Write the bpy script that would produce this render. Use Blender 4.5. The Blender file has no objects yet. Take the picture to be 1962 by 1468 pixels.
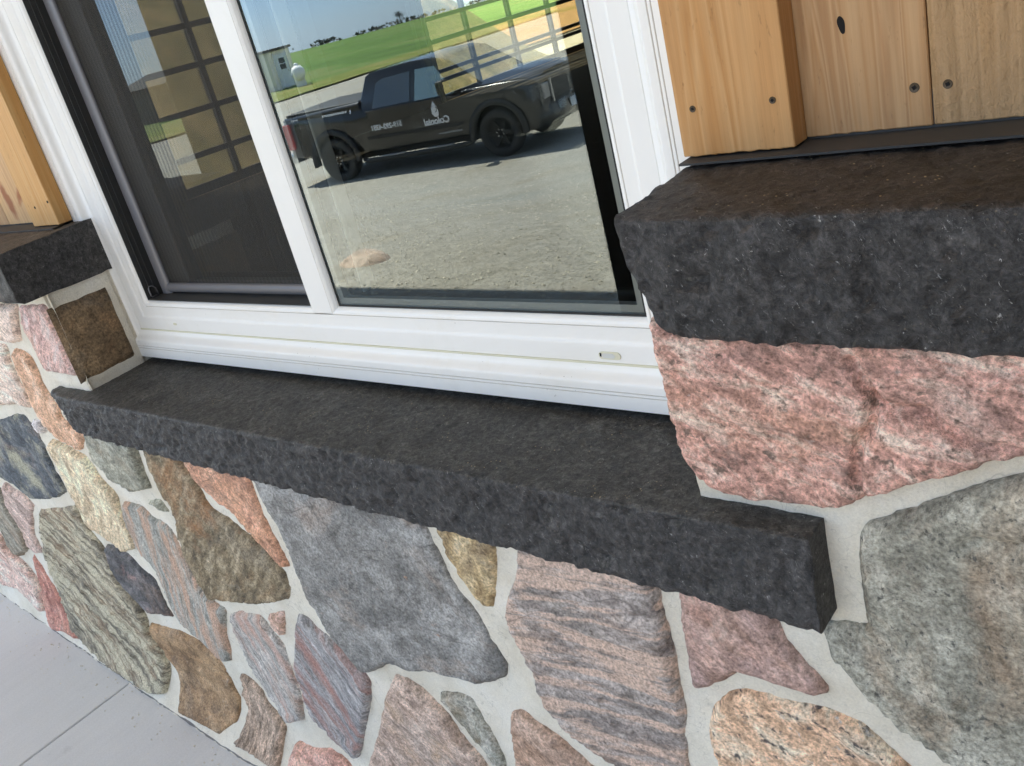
import bpy, bmesh, math, random
import numpy as np
from mathutils import Vector, Matrix, noise
from mathutils.geometry import delaunay_2d_cdt

random.seed(7)
scene = bpy.context.scene
COL = scene.collection
CAMZ = 1.30                      # camera height above the patio

# ------------------------------------------------------------------ camera
F_PX, CX, CY = 1798.8864, 981.0, 734.0
RV = np.array([1.96177576, .515743193, -.671932458])
_t = np.linalg.norm(RV); _k = RV / _t
_K = np.array([[0, -_k[2], _k[1]], [_k[2], 0, -_k[0]], [-_k[1], _k[0], 0]])
RC = np.eye(3) + np.sin(_t) * _K + (1 - np.cos(_t)) * _K @ _K     # world -> camera (x right, y down, z forward)
cam_data = bpy.data.cameras.new('camera')
cam = bpy.data.objects.new('camera', cam_data); COL.objects.link(cam)
cam_data.sensor_fit = 'HORIZONTAL'; cam_data.sensor_width = 36.0
cam_data.lens = F_PX / 1962.0 * 36.0
cam_data.clip_start = .01; cam_data.clip_end = 3000
_M = Matrix(((RC[0, 0], -RC[1, 0], -RC[2, 0]), (RC[0, 1], -RC[1, 1], -RC[2, 1]), (RC[0, 2], -RC[1, 2], -RC[2, 2])))
cam.matrix_world = Matrix.Translation((0, 0, CAMZ)) @ _M.to_4x4()
scene.camera = cam

# ------------------------------------------------------------------ sky, sun, exposure
SUN_EL = math.radians(58)
SUN_DIR = Vector((-.985, -.17, 0)).normalized() * math.cos(SUN_EL) + Vector((0, 0, math.sin(SUN_EL)))   # towards the sun
world = bpy.data.worlds.new('World'); scene.world = world; world.use_nodes = True
wn, wl = world.node_tree.nodes, world.node_tree.links
wn.clear()
sky = wn.new('ShaderNodeTexSky'); sky.sky_type = 'NISHITA'; sky.sun_disc = False
sky.sun_elevation = SUN_EL
sky.sun_rotation = math.atan2(SUN_DIR.x, SUN_DIR.y)
sky.air_density = .6; sky.dust_density = .2; sky.ozone_density = 3.0
wtc = wn.new('ShaderNodeTexCoord'); wmap = wn.new('ShaderNodeMapping'); wmap.inputs['Scale'].default_value = (1.2, 1.2, 5)
cl = wn.new('ShaderNodeTexNoise'); cl.inputs['Scale'].default_value = 2.2; cl.inputs['Detail'].default_value = 6
cr = wn.new('ShaderNodeValToRGB'); cr.color_ramp.elements[0].position = .42; cr.color_ramp.elements[1].position = .78
cr.color_ramp.elements[1].color = (.55, .55, .55, 1)
cm = wn.new('ShaderNodeMix'); cm.data_type = 'RGBA'; cm.inputs['B'].default_value = (7.5, 7.8, 8.2, 1)
bg = wn.new('ShaderNodeBackground'); bg.inputs['Strength'].default_value = .062
wo = wn.new('ShaderNodeOutputWorld')
wl.new(wtc.outputs['Generated'], wmap.inputs['Vector']); wl.new(wmap.outputs[0], cl.inputs['Vector'])
wl.new(cl.outputs['Fac'], cr.inputs['Fac']); wl.new(cr.outputs['Color'], cm.inputs['Factor'])
hzm = wn.new('ShaderNodeMix'); hzm.data_type = 'RGBA'; hzm.inputs['Factor'].default_value = .4; hzm.inputs['B'].default_value = (6.2, 8.2, 10.8, 1)   # thin even haze over the clear sky
wl.new(sky.outputs[0], hzm.inputs['A']); wl.new(hzm.outputs['Result'], cm.inputs['A']); wl.new(cm.outputs['Result'], bg.inputs['Color']); wl.new(bg.outputs[0], wo.inputs[0])
sd = bpy.data.lights.new('sun', 'SUN'); sd.energy = 4.9; sd.angle = math.radians(.53); sd.color = (1, .89, .73)
so = bpy.data.objects.new('sun', sd); COL.objects.link(so)
so.rotation_euler = (-SUN_DIR).to_track_quat('-Z', 'Y').to_euler(); so.location = (-30, -12, 40)
scene.view_settings.view_transform = 'Standard'; scene.view_settings.look = 'None'
scene.view_settings.exposure = 2.62; scene.view_settings.gamma = 1
scene.view_settings.use_curve_mapping = False
scene.render.engine = 'CYCLES'
scene.cycles.max_bounces = 8; scene.cycles.diffuse_bounces = 4; scene.cycles.glossy_bounces = 4
scene.cycles.transparent_max_bounces = 16; scene.cycles.sample_clamp_indirect = 6
scene.cycles.use_denoising = True

# ------------------------------------------------------------------ helpers
def S(r, g, b, k=1.0):
    f = lambda c: ((c / 255) / 12.92 if c <= 10 else (((c / 255) + .055) / 1.055) ** 2.4) * k
    return (f(r), f(g), f(b), 1)

def ray(u, v): return RC.T @ np.array([(u - CX) / F_PX, (v - CY) / F_PX, 1.])
def on_y(u, v, Y):
    d = ray(u, v); d = d * (Y / d[1]); return float(d[0]), float(d[2]) + CAMZ

def empty(name, loc=(0, 0, 0), rz=0):
    o = bpy.data.objects.new(name, None); COL.objects.link(o)
    o.location = loc; o.rotation_euler = (0, 0, rz); o.empty_display_size = .1
    return o
def tag(o, label=None, cat=None, group=None, kind=None):
    if label: o['label'] = label
    if cat: o['category'] = cat
    if group: o['group'] = group
    if kind: o['kind'] = kind
    return o

class MB:
    def __init__(s): s.v = []; s.f = []
    def add(s, vs, fs):
        n = len(s.v); s.v += [tuple(p) for p in vs]; s.f += [tuple(i + n for i in f) for f in fs]; return s
    def box(s, x0, x1, y0, y1, z0, z1):
        return s.add([(x0, y0, z0), (x1, y0, z0), (x1, y1, z0), (x0, y1, z0), (x0, y0, z1), (x1, y0, z1), (x1, y1, z1), (x0, y1, z1)],
                     [(0, 3, 2, 1), (4, 5, 6, 7), (0, 1, 5, 4), (1, 2, 6, 5), (2, 3, 7, 6), (3, 0, 4, 7)])
    def prism(s, poly, fn, d0, d1):
        n = len(poly)
        a = [fn(p, d0) for p in poly]; b = [fn(p, d1) for p in poly]
        return s.add(a + b, [tuple(range(n))[::-1], tuple(range(n, 2 * n))] + [(i, (i + 1) % n, n + (i + 1) % n, n + i) for i in range(n)])
    def lathe(s, prof, axis_o, ax, n=24, cap=True):
        ax = Vector(ax).normalized(); o = Vector(axis_o)
        u = ax.orthogonal().normalized(); w = ax.cross(u)
        vs = []; fs = []
        for (h, r) in prof:
            for i in range(n):
                a = 2 * math.pi * i / n
                vs.append(o + ax * h + (u * math.cos(a) + w * math.sin(a)) * r)
        for k in range(len(prof) - 1):
            for i in range(n):
                j = (i + 1) % n
                fs.append((k * n + i, k * n + j, (k + 1) * n + j, (k + 1) * n + i))
        if cap:
            fs.append(tuple(range(n))[::-1]); fs.append(tuple(range((len(prof) - 1) * n, len(prof) * n)))
        return s.add(vs, fs)
    def tube(s, pts, r, n=8):
        P = [Vector(p) for p in pts]; vs = []; fs = []
        for i, p in enumerate(P):
            d = (P[min(i + 1, len(P) - 1)] - P[max(i - 1, 0)]).normalized()
            u = d.orthogonal().normalized() if i == 0 else (u - d * u.dot(d)).normalized()
            w = d.cross(u); rr = r[i] if isinstance(r, (list, tuple)) else r
            for k in range(n):
                a = 2 * math.pi * k / n; vs.append(p + (u * math.cos(a) + w * math.sin(a)) * rr)
        for i in range(len(P) - 1):
            for k in range(n):
                j = (k + 1) % n; fs.append((i * n + k, i * n + j, (i + 1) * n + j, (i + 1) * n + k))
        fs.append(tuple(range(n))[::-1]); fs.append(tuple(range((len(P) - 1) * n, len(P) * n)))
        return s.add(vs, fs)
    def build(s, name, mat, parent=None, smooth=False, bevel=0, seg=2):
        m = bpy.data.meshes.new(name); m.from_pydata(s.v, [], s.f); m.update()
        bm = bmesh.new(); bm.from_mesh(m); bmesh.ops.recalc_face_normals(bm, faces=bm.faces); bm.to_mesh(m); bm.free()
        if smooth: m.polygons.foreach_set('use_smooth', [True] * len(m.polygons))
        o = bpy.data.objects.new(name, m); COL.objects.link(o)
        if mat: m.materials.append(mat)
        if parent: o.parent = parent
        if bevel:
            b = o.modifiers.new('bevel', 'BEVEL'); b.width = bevel; b.segments = seg; b.limit_method = 'ANGLE'; b.angle_limit = math.radians(40)
            if smooth:
                w = o.modifiers.new('wn', 'WEIGHTED_NORMAL')
        return o

def copy_obj(o, parent=None):
    c = o.copy(); COL.objects.link(c); c.parent = parent; return c
def copy_tree(o, parent=None):
    kids = list(o.children); c = copy_obj(o, parent)
    for k in kids: copy_tree(k, c)
    return c

# ------------------------------------------------------------------ materials
class NG:
    def __init__(s, name):
        s.m = bpy.data.materials.new(name); s.m.use_nodes = True
        s.n = s.m.node_tree.nodes; s.l = s.m.node_tree.links; s.n.clear()
        s.out = s.n.new('ShaderNodeOutputMaterial')
        s.tc = None
    def node(s, t, **kw):
        n = s.n.new(t)
        for k, v in kw.items():
            if k.startswith('_'): setattr(n, k[1:], v)
            else: n.inputs[k.replace('__', ' ')].default_value = v
        return n
    def link(s, a, b): s.l.new(a, b)
    def coord(s, scale=(1, 1, 1), rot=None):
        if s.tc is None: s.tc = s.node('ShaderNodeTexCoord')
        src = s.tc.outputs['Object']
        if rot:
            r = s.node('ShaderNodeVectorRotate', _rotation_type='Y_AXIS'); r.inputs['Angle'].default_value = rot
            s.link(src, r.inputs['Vector']); src = r.outputs[0]
        mp = s.node('ShaderNodeMapping'); mp.inputs['Scale'].default_value = scale
        s.link(src, mp.inputs['Vector']); return mp.outputs[0]
    def noise(s, vec, scale, detail=6, rough=.55, dist=0):
        n = s.node('ShaderNodeTexNoise', Scale=scale, Detail=detail, Roughness=rough, Distortion=dist); s.link(vec, n.inputs['Vector'])
        return n.outputs['Fac']
    def voro(s, vec, scale, feature='F1', rnd=1.0):
        n = s.node('ShaderNodeTexVoronoi', _feature=feature, Scale=scale, Randomness=rnd); s.link(vec, n.inputs['Vector']); return n
    def ramp(s, fac, stops, interp='LINEAR'):
        r = s.node('ShaderNodeValToRGB'); r.color_ramp.interpolation = interp
        e = r.color_ramp.elements
        while len(e) < len(stops): e.new(.5)
        for i, (p, c) in enumerate(stops):
            e[i].position = p; e[i].color = c if len(c) == 4 else (*c, 1)
        s.link(fac, r.inputs['Fac']); return r.outputs['Color']
    def mix(s, fac, a, b, mode='MIX'):
        m = s.node('ShaderNodeMix', _data_type='RGBA', _blend_type=mode)
        for sock, val in (('Factor', fac), ('A', a), ('B', b)):
            i = [x for x in m.inputs if x.name == sock and (x.type == ('VALUE' if sock == 'Factor' else 'RGBA'))][0]
            if hasattr(val, 'is_output'): s.link(val, i)
            else: i.default_value = val
        return [x for x in m.outputs if x.type == 'RGBA'][0]
    def math(s, op, a, b=0.0, clamp=False):
        m = s.node('ShaderNodeMath', _operation=op, _use_clamp=clamp)
        for i, val in ((0, a), (1, b)):
            if hasattr(val, 'is_output'): s.link(val, m.inputs[i])
            else: m.inputs[i].default_value = val
        return m.outputs[0]
    def bump(s, h, strength=.4, dist=.002, prev=None):
        b = s.node('ShaderNodeBump', Strength=strength, Distance=dist); s.link(h, b.inputs['Height'])
        if prev: s.link(prev, b.inputs['Normal'])
        return b.outputs[0]
    def pbr(s, color, rough=.6, normal=None, metallic=0, coat=0, spec=.5):
        p = s.node('ShaderNodeBsdfPrincipled', Metallic=metallic)
        if hasattr(color, 'is_output'): s.link(color, p.inputs['Base Color'])
        else: p.inputs['Base Color'].default_value = color
        if hasattr(rough, 'is_output'): s.link(rough, p.inputs['Roughness'])
        else: p.inputs['Roughness'].default_value = rough
        p.inputs['Coat Weight'].default_value = coat; p.inputs['Specular IOR Level'].default_value = spec
        if normal: s.link(normal, p.inputs['Normal'])
        s.link(p.outputs[0], s.out.inputs[0]); return s.m

def flat(name, col, rough=.5, metallic=0, coat=0, var=.12, scale=9, bump=0):
    g = NG(name); v = g.coord()
    n = g.noise(v, scale, 5)
    c = g.mix(g.math('MULTIPLY', n, var * 2), col, tuple(x * .62 for x in col[:3]) + (1,))
    nb = g.bump(g.noise(v, scale * 14, 4), bump, .001) if bump else None
    return g.pbr(c, rough, nb, metallic, coat)

def desat(c, k=.84):
    l = .3 * c[0] + .59 * c[1] + .11 * c[2]; return tuple(l + (x - l) * k for x in c[:3]) + (1,)
def stone_mat(name, cols, ang=0, scale=14, stretch=3, speck=None, patch=None, bands=None, rough=.66, bump=.5, stain=.35, seed=0.0):
    g = NG(name)
    cols = [tuple(min(.8, x * 1.40) for x in desat(c)[:3]) + (1,) for c in cols]
    iso = g.coord(); an = g.coord((1, 1, stretch), ang)
    n1 = g.noise(an, scale, 7, .66, .5)
    c = g.ramp(n1, [(.34, tuple(x * .78 for x in cols[0][:3])), (.5, cols[1]), (.66, tuple(min(.85, x * 1.16) for x in cols[2][:3]))])
    # iron staining and greyer zones, as they run through split fieldstone
    st = g.noise(g.coord((1, 1, 1 + stretch * .25), ang), 5.5 + seed % 2, 6, .66, .7)
    c = g.mix(g.ramp(st, [(.52, (0, 0, 0)), (.72, (stain,) * 3)]), c, S(190, 142, 98))
    c = g.mix(g.ramp(st, [(.28, (stain,) * 3), (.46, (0, 0, 0))]), c, S(142, 138, 130))
    mid = g.noise(g.coord((1, 1, max(1, stretch * .5)), ang), scale * 4.0, 6, .7, .5)
    c = g.mix(1.0, c, g.ramp(mid, [(.33, (.6, .59, .57)), (.5, (1, 1, 1)), (.68, (1.3, 1.3, 1.3))]), 'MULTIPLY')
    if bands:                                     # mineral layers in the rock
        bc, bs, bw = bands; bc = desat(bc)
        nb = g.noise(g.coord((.2, 1, 1.9), ang), bs, 6, .62, .55)
        c = g.mix(g.ramp(nb, [(.47, (0, 0, 0)), (.5 + bw, (.85, .85, .85))]), c, bc)
    if patch:
        pc, ps, pt = patch
        np_ = g.noise(iso, ps, 7, .68, .3)
        c = g.mix(g.ramp(np_, [(pt - .05, (0, 0, 0)), (pt + .12, (.85, .85, .85))]), c, desat(pc))
    if speck:
        for (sc_, ss, st_) in (speck if isinstance(speck, list) else [speck]):
            nv = g.noise(g.coord((1, 1, 1.3), ang), ss * 1.5, 4, .66, .2)
            c = g.mix(g.ramp(nv, [(st_ - .03, (0, 0, 0)), (st_ + .05, (.9, .9, .9))]), c, desat(sc_))
    fine = g.noise(g.coord((1, 1, max(1, stretch * .3)), ang), 230, 4, .75)
    c = g.mix(1.0, c, g.ramp(fine, [(.34, (.5, .5, .49)), (.5, (1.0, 1.0, 1.0)), (.66, (1.5, 1.5, 1.5))]), 'MULTIPLY')
    # hairline cracks and quartz veins along the grain
    vn = g.noise(g.coord((.45, 1, 1.3), ang + .2), 6.0, 3, .5, .25)
    ck = g.math('ABSOLUTE', g.math('SUBTRACT', vn, .47))
    brk = g.ramp(g.noise(iso, 8, 3), [(.5, (0, 0, 0)), (.6, (1, 1, 1))])
    c = g.mix(g.math('MULTIPLY', g.ramp(ck, [(.0, (.6, .6, .6)), (.006, (0, 0, 0))]), brk), c, tuple(x * .3 for x in cols[0][:3]) + (1,))
    # cement smeared on the faces when the joints were pointed
    hz = g.noise(iso, 10, 7, .74, .5)
    c = g.mix(g.ramp(hz, [(.6, (0, 0, 0)), (.78, (.5, .5, .5))]), c, S(206, 200, 188))
    nrm = g.bump(mid, bump * .7, .003); nrm = g.bump(fine, min(1, bump * 1.3), .003, nrm)
    return g.pbr(c, rough, nrm, spec=.3)

def wood_mat(name, c0, c1, c2, fx=26, ang=0, saw=0, seedz=0, stain=None):
    g = NG(name)
    v = g.coord((1, 1, .045)); v2 = g.coord((1, 1, .02))
    wob = g.noise(g.coord((2, 2, .5)), 3, 3)
    ring = g.noise(v, fx, 3, .45, .35)
    c = g.ramp(ring, [(.34, c0), (.46, c1), (.5, c0), (.56, c2), (.6, c0), (.68, c2), (.74, c1)])
    fib = g.noise(v2, 260, 5, .7)
    c = g.mix(1.0, c, g.ramp(fib, [(.3, (.84, .82, .8)), (.7, (1.12, 1.12, 1.12))]), 'MULTIPLY')
    big = g.noise(g.coord((1, 1, .35)), 7, 4)
    c = g.mix(g.math('MULTIPLY', big, .45), c, c2)
    pore = g.noise(g.coord((1, 1, .25)), 170, 3, .7)
    c = g.mix(g.ramp(pore, [(.63, (0, 0, 0)), (.72, (.5, .5, .5))]), c, tuple(x * .45 for x in c2[:3]) + (1,))
    if stain:
        for (sx, sz, rx, rz, rotn, col) in stain:
            vr = g.node('ShaderNodeVectorRotate', _rotation_type='Y_AXIS'); vr.inputs['Angle'].default_value = rotn
            vr.inputs['Center'].default_value = (sx, 0, sz); g.link(g.tc.outputs['Object'], vr.inputs['Vector'])
            mp = g.node('ShaderNodeMapping', _vector_type='TEXTURE'); mp.inputs['Location'].default_value = (sx, .78, sz); mp.inputs['Scale'].default_value = (rx, 10, rz)
            g.link(vr.outputs[0], mp.inputs['Vector'])
            ln = g.node('ShaderNodeVectorMath', _operation='LENGTH'); g.link(mp.outputs[0], ln.inputs[0])
            d = g.math('ADD', ln.outputs['Value'], g.math('MULTIPLY', g.math('SUBTRACT', g.noise(g.tc.outputs['Object'], 60, 4), .5), .9))
            c = g.mix(g.ramp(d, [(.45, (.85, .85, .85)), (1.0, (0, 0, 0))]), c, col)
    nr = g.bump(fib, .35, .0012); nr = g.bump(g.noise(g.coord((1, 1, .3)), 120, 5, .7), .3 + saw * .5, .001 + .002 * saw, nr)
    if saw:
        sv = g.noise(g.coord((1.2, 1, .7)), 90, 5, .7, .3)
        nr = g.bump(sv, .8 * saw, .004, nr)
        c = g.mix(g.ramp(sv, [(.56, (0, 0, 0)), (.7, (.35 * saw,) * 3)]), c, tuple(x * .6 for x in c2[:3]) + (1,))
    return g.pbr(c, .62, nr, spec=.3)

def basalt_mat(name, top, front, rgh=.55):
    g = NG(name); iso = g.coord()
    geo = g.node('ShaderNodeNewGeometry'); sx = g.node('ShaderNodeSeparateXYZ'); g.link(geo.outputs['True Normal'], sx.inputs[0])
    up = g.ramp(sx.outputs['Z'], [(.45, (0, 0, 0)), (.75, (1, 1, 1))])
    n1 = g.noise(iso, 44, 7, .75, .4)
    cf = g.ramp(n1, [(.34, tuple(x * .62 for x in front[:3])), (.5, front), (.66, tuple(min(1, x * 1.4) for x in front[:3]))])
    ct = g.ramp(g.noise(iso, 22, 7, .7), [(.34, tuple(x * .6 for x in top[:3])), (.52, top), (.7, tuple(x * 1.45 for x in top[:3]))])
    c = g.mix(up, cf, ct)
    md = g.noise(g.coord((1, 1, .8), .5), 120, 5, .75, .4)
    c = g.mix(1.0, c, g.ramp(md, [(.34, (.36, .36, .36)), (.5, (1, 1, 1)), (.66, (1.9, 1.9, 1.93))]), 'MULTIPLY')
    cry = g.noise(g.coord((1.6, 1.3, .7), .6), 170, 4, .75, 1.2)                     # pale crystal laths
    c = g.mix(g.ramp(cry, [(.63, (0, 0, 0)), (.7, (.75, .75, .75))]), c, S(172, 170, 166))
    lich = g.noise(iso, 55, 6, .75, .6)
    c = g.mix(g.ramp(lich, [(.68, (0, 0, 0)), (.76, (.4, .4, .4))]), c, S(146, 140, 118))
    v = g.voro(iso, 150); vs = g.noise(iso, 21, 2)
    m = g.math('MULTIPLY', g.ramp(v.outputs['Distance'], [(.08, (1, 1, 1)), (.16, (0, 0, 0))]), g.ramp(vs, [(.54, (0, 0, 0)), (.6, (1, 1, 1))]))
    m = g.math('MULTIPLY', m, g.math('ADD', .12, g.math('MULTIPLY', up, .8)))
    c = g.mix(m, c, S(178, 160, 124))                                                # dust grains
    fine = g.noise(iso, 330, 4, .75)
    c = g.mix(1.0, c, g.ramp(fine, [(.32, (.55, .55, .55)), (.68, (1.5, 1.5, 1.5))]), 'MULTIPLY')
    nr = g.bump(n1, .35, .005); nr = g.bump(md, .8, .004, nr); nr = g.bump(fine, .5, .002, nr)
    return g.pbr(c, rgh, nr, spec=.4)

def glass_mat(name, tint, refl, ior=1.5, mx=.9):
    g = NG(name)
    fr = g.node('ShaderNodeFresnel', IOR=ior)
    fac = g.math('MINIMUM', g.math('MULTIPLY', fr.outputs[0], refl), mx)
    tr = g.node('ShaderNodeBsdfTransparent', Color=tint); gl = g.node('ShaderNodeBsdfGlossy', Roughness=0.0)
    gl.inputs['Color'].default_value = (.80, .93, 1, 1)        # low-e coating tint, deepened so the mirrored sky turns bluer
    mx_ = g.node('ShaderNodeMixShader'); g.link(fac, mx_.inputs[0]); g.link(tr.outputs[0], mx_.inputs[1]); g.link(gl.outputs[0], mx_.inputs[2])
    g.link(mx_.outputs[0], g.out.inputs[0]); return g.m

def mortar_mat():
    g = NG('mortar'); iso = g.coord()
    c = g.ramp(g.noise(iso, 9, 8, .65), [(.3, S(220, 210, 190)), (.55, S(237, 229, 212)), (.75, S(243, 237, 224))])
    d = g.noise(iso, 55, 6, .7)
    c = g.mix(g.ramp(d, [(.6, (0, 0, 0)), (.78, (.45, .45, .45))]), c, S(160, 155, 142))
    f = g.noise(iso, 380, 5, .8)
    c = g.mix(1.0, c, g.ramp(f, [(.3, (.86, .86, .86)), (.7, (1.1, 1.1, 1.1))]), 'MULTIPLY')
    dmp = g.noise(iso, 4.5, 6, .7, .6)
    c = g.mix(g.ramp(dmp, [(.54, (0, 0, 0)), (.74, (.34, .34, .34))]), c, S(184, 176, 158))
    hc = g.math('ABSOLUTE', g.math('SUBTRACT', g.noise(iso, 9, 4, .6, .6), .5))
    c = g.mix(g.ramp(hc, [(0, (.35, .35, .35)), (.004, (0, 0, 0))]), c, S(140, 132, 118))
    tool = g.noise(g.coord((3.5, 1, .8), .5), 45, 4, .65)
    nr = g.bump(d, .6, .005); nr = g.bump(tool, .35, .003, nr); nr = g.bump(f, .8, .002, nr)
    return g.pbr(c, .92, nr, spec=.2)

def concrete_mat(name, c0, c1):
    g = NG(name); iso = g.coord()
    c = g.ramp(g.noise(iso, 2.2, 8, .6), [(.3, c0), (.7, c1)])
    br = g.noise(g.coord((1.0, .06, 1)), 60, 4, .6)
    c = g.mix(1.0, c, g.ramp(br, [(.3, (.975, .975, .975)), (.7, (1.02, 1.02, 1.02))]), 'MULTIPLY')
    f = g.noise(iso, 240, 4, .8)
    c = g.mix(1.0, c, g.ramp(f, [(.25, (.88, .88, .88)), (.75, (1.08, 1.08, 1.08))]), 'MULTIPLY')
    st = g.noise(iso, 8, 7, .7)
    c = g.mix(g.ramp(st, [(.62, (0, 0, 0)), (.8, (.35, .35, .35))]), c, S(140, 141, 140))
    nr = g.bump(f, .25, .0012); nr = g.bump(br, .06, .001, nr)
    return g.pbr(c, .85, nr, spec=.25)

def gravel_mat():
    g = NG('gravel'); iso = g.coord()
    v = g.voro(iso, 48)
    c = g.ramp(g.noise(iso, .35, 6, .6), [(.35, S(150, 145, 134)), (.55, S(158, 154, 146)), (.7, S(147, 147, 142))])
    n = g.node('ShaderNodeMix', _data_type='RGBA'); 
    h = g.node('ShaderNodeHueSaturation', Saturation=.25, Value=1.0); g.link(v.outputs['Color'], h.inputs['Color'])
    c = g.mix(.42, c, g.mix(1.0, c, g.ramp(h.outputs[0], [(.1, (.45, .45, .43)), (.6, (1.05, 1.05, 1.05)), (1, (1.6, 1.6, 1.6))]), 'MULTIPLY'))
    dirt = g.noise(g.coord((1, .35, 1)), .9, 6, .65)
    c = g.mix(g.ramp(dirt, [(.52, (0, 0, 0)), (.72, (.6, .6, .6))]), c, S(140, 126, 98))
    f = g.noise(iso, 9, 8, .75)
    c = g.mix(1.0, c, g.ramp(f, [(.3, (.72, .72, .7)), (.7, (1.22, 1.22, 1.22))]), 'MULTIPLY')
    nr = g.bump(v.outputs['Distance'], .7, .012); nr = g.bump(f, .6, .05, nr)
    return g.pbr(c, .9, nr, spec=.2)

def grass_mat(name, a, b, c_, s=.12):
    g = NG(name); iso = g.coord()
    c = g.ramp(g.noise(g.coord((.4, 1, 1)), s, 8, .65), [(.36, a), (.5, b), (.6, c_), (.68, a)])
    c = g.mix(1.0, c, g.ramp(g.noise(iso, 2.2, 8, .8), [(.25, (.6, .6, .6)), (.75, (1.35, 1.35, 1.35))]), 'MULTIPLY')
    return g.pbr(c, .9, g.bump(g.noise(iso, 5, 6, .8), .8, .15), spec=.1)

M = {}
M['mortar'] = mortar_mat()
M['patio'] = concrete_mat('patio_concrete', S(208, 209, 210), S(218, 219, 220))
M['slabfloor'] = concrete_mat('floor_concrete', S(34, 32, 30), S(40, 38, 35))
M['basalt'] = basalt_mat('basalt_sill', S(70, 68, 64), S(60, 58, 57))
M['basalt_r'] = basalt_mat('basalt_cap', S(57, 51, 46), S(55, 53, 52))  # wood's mirrored brown is put into the ledge top's colour
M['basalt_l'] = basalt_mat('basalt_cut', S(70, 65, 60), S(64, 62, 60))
def vinyl_mat():
    g = NG('white_vinyl'); iso = g.coord()
    c = g.ramp(g.noise(iso, 4, 5), [(.3, (.80, .782, .74, 1)), (.7, (.83, .815, .78, 1))])
    v = g.voro(iso, 130); sp = g.noise(iso, 12, 2)
    m = g.math('MULTIPLY', g.ramp(v.outputs['Distance'], [(.05, (1, 1, 1)), (.09, (0, 0, 0))]), g.ramp(sp, [(.56, (0, 0, 0)), (.66, (.9, .9, .9))]))
    c = g.mix(m, c, S(90, 82, 62))                                                # fly specks
    gr = g.noise(g.coord((1, 1, 1)), 5, 6, .7, .6)
    c = g.mix(g.ramp(gr, [(.5, (0, 0, 0)), (.75, (.22, .22, .22))]), c, S(196, 186, 160))        # film of dust
    return g.pbr(c, .33, g.bump(g.noise(iso, 30, 3), .05, .002), coat=.0, spec=.5)
M['vinyl'] = vinyl_mat()
M['caulk'] = flat('caulk', S(214, 210, 186), .6)
M['gasket'] = flat('black_gasket', S(28, 28, 27), .6)
M['grooveline'] = flat('groove_tan', S(168, 156, 136), .8)  # tan strips laid in the frame and mullion grooves
M['spacer'] = flat('spacer_metal', S(170, 172, 170), .35, .6)
M['chan'] = flat('charcoal_channel', S(62, 62, 61), .55)
M['scrframe'] = flat('grey_screen_frame', S(112, 111, 114), .42, .2)
M['sash'] = flat('dark_sash', S(40, 39, 38), .5)
M['innerwhite'] = flat('inner_vinyl', S(205, 205, 200), .5)
M['glass1'] = glass_mat('window_glass', (.93, .95, .93, 1), 2.75)
M['glass2'] = glass_mat('inner_glass', (.9, .92, .9, 1), 1.5)
M['glass3'] = glass_mat('sash_glass', (.88, .9, .88, 1), 2.6)
M['clearglass'] = glass_mat('clear_door_glass', (.80, .78, .68, 1), .4)
M['doorglass'] = glass_mat('bronze_glass', (.47, .465, .43, 1), .4)
def mesh_mat():
    g = NG('insect_mesh'); iso = g.coord()
    w = g.node('ShaderNodeTexWave', _wave_type='BANDS', _bands_direction='X', Scale=29.0, Distortion=.25, Detail=1.0); g.link(iso, w.inputs['Vector'])
    fac = g.math('ADD', .34, g.math('MULTIPLY', w.outputs['Fac'], .17))             # moire between mesh and its reflection put in as opacity stripes
    tr = g.node('ShaderNodeBsdfTransparent', Color=(1, 1, 1, 1)); df = g.node('ShaderNodeBsdfDiffuse', Color=S(84, 82, 78))
    mx = g.node('ShaderNodeMixShader'); g.link(fac, mx.inputs[0]); g.link(tr.outputs[0], mx.inputs[1]); g.link(df.outputs[0], mx.inputs[2])
    g.link(mx.outputs[0], g.out.inputs[0]); return g.m
M['mesh'] = mesh_mat()
M['flashing'] = flat('dark_flashing', S(56, 54, 52), .65)
M['screw'] = flat('screw_metal', S(96, 80, 60), .55, .35, var=.5, scale=400)
M['dark'] = flat('dark_hole', S(20, 16, 15), .9)  # near-black stands in for the shade inside small holes and slots
M['wallin'] = flat('interior_wall', S(118, 100, 78), .9)
M['ceil'] = flat('interior_ceiling', S(150, 146, 138), .9)
M['blackframe'] = flat('black_door_frame', S(26, 25, 24), .5)
M['trimcream'] = flat('cream_trim', S(225, 212, 180), .6)
M['soffit'] = flat('cream_soffit', S(240, 228, 202), .6, var=.04)  # cream picked to bounce light down onto patio and sill
M['roofmetal'] = flat('roof_metal', S(70, 72, 75), .4, .5)
M['postwood'] = wood_mat('post_wood', S(50, 38, 28), S(40, 30, 22), S(30, 23, 18), 14)
M['gravel'] = gravel_mat()
M['field'] = grass_mat('green_field', S(86, 112, 62), S(98, 126, 68), S(122, 132, 84))
M['dirt'] = grass_mat('brown_strip', S(140, 112, 78), S(152, 122, 86), S(128, 112, 66))
M['bank'] = grass_mat('dry_grass', S(150, 136, 104), S(124, 118, 86), S(164, 148, 114), .5)

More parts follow.
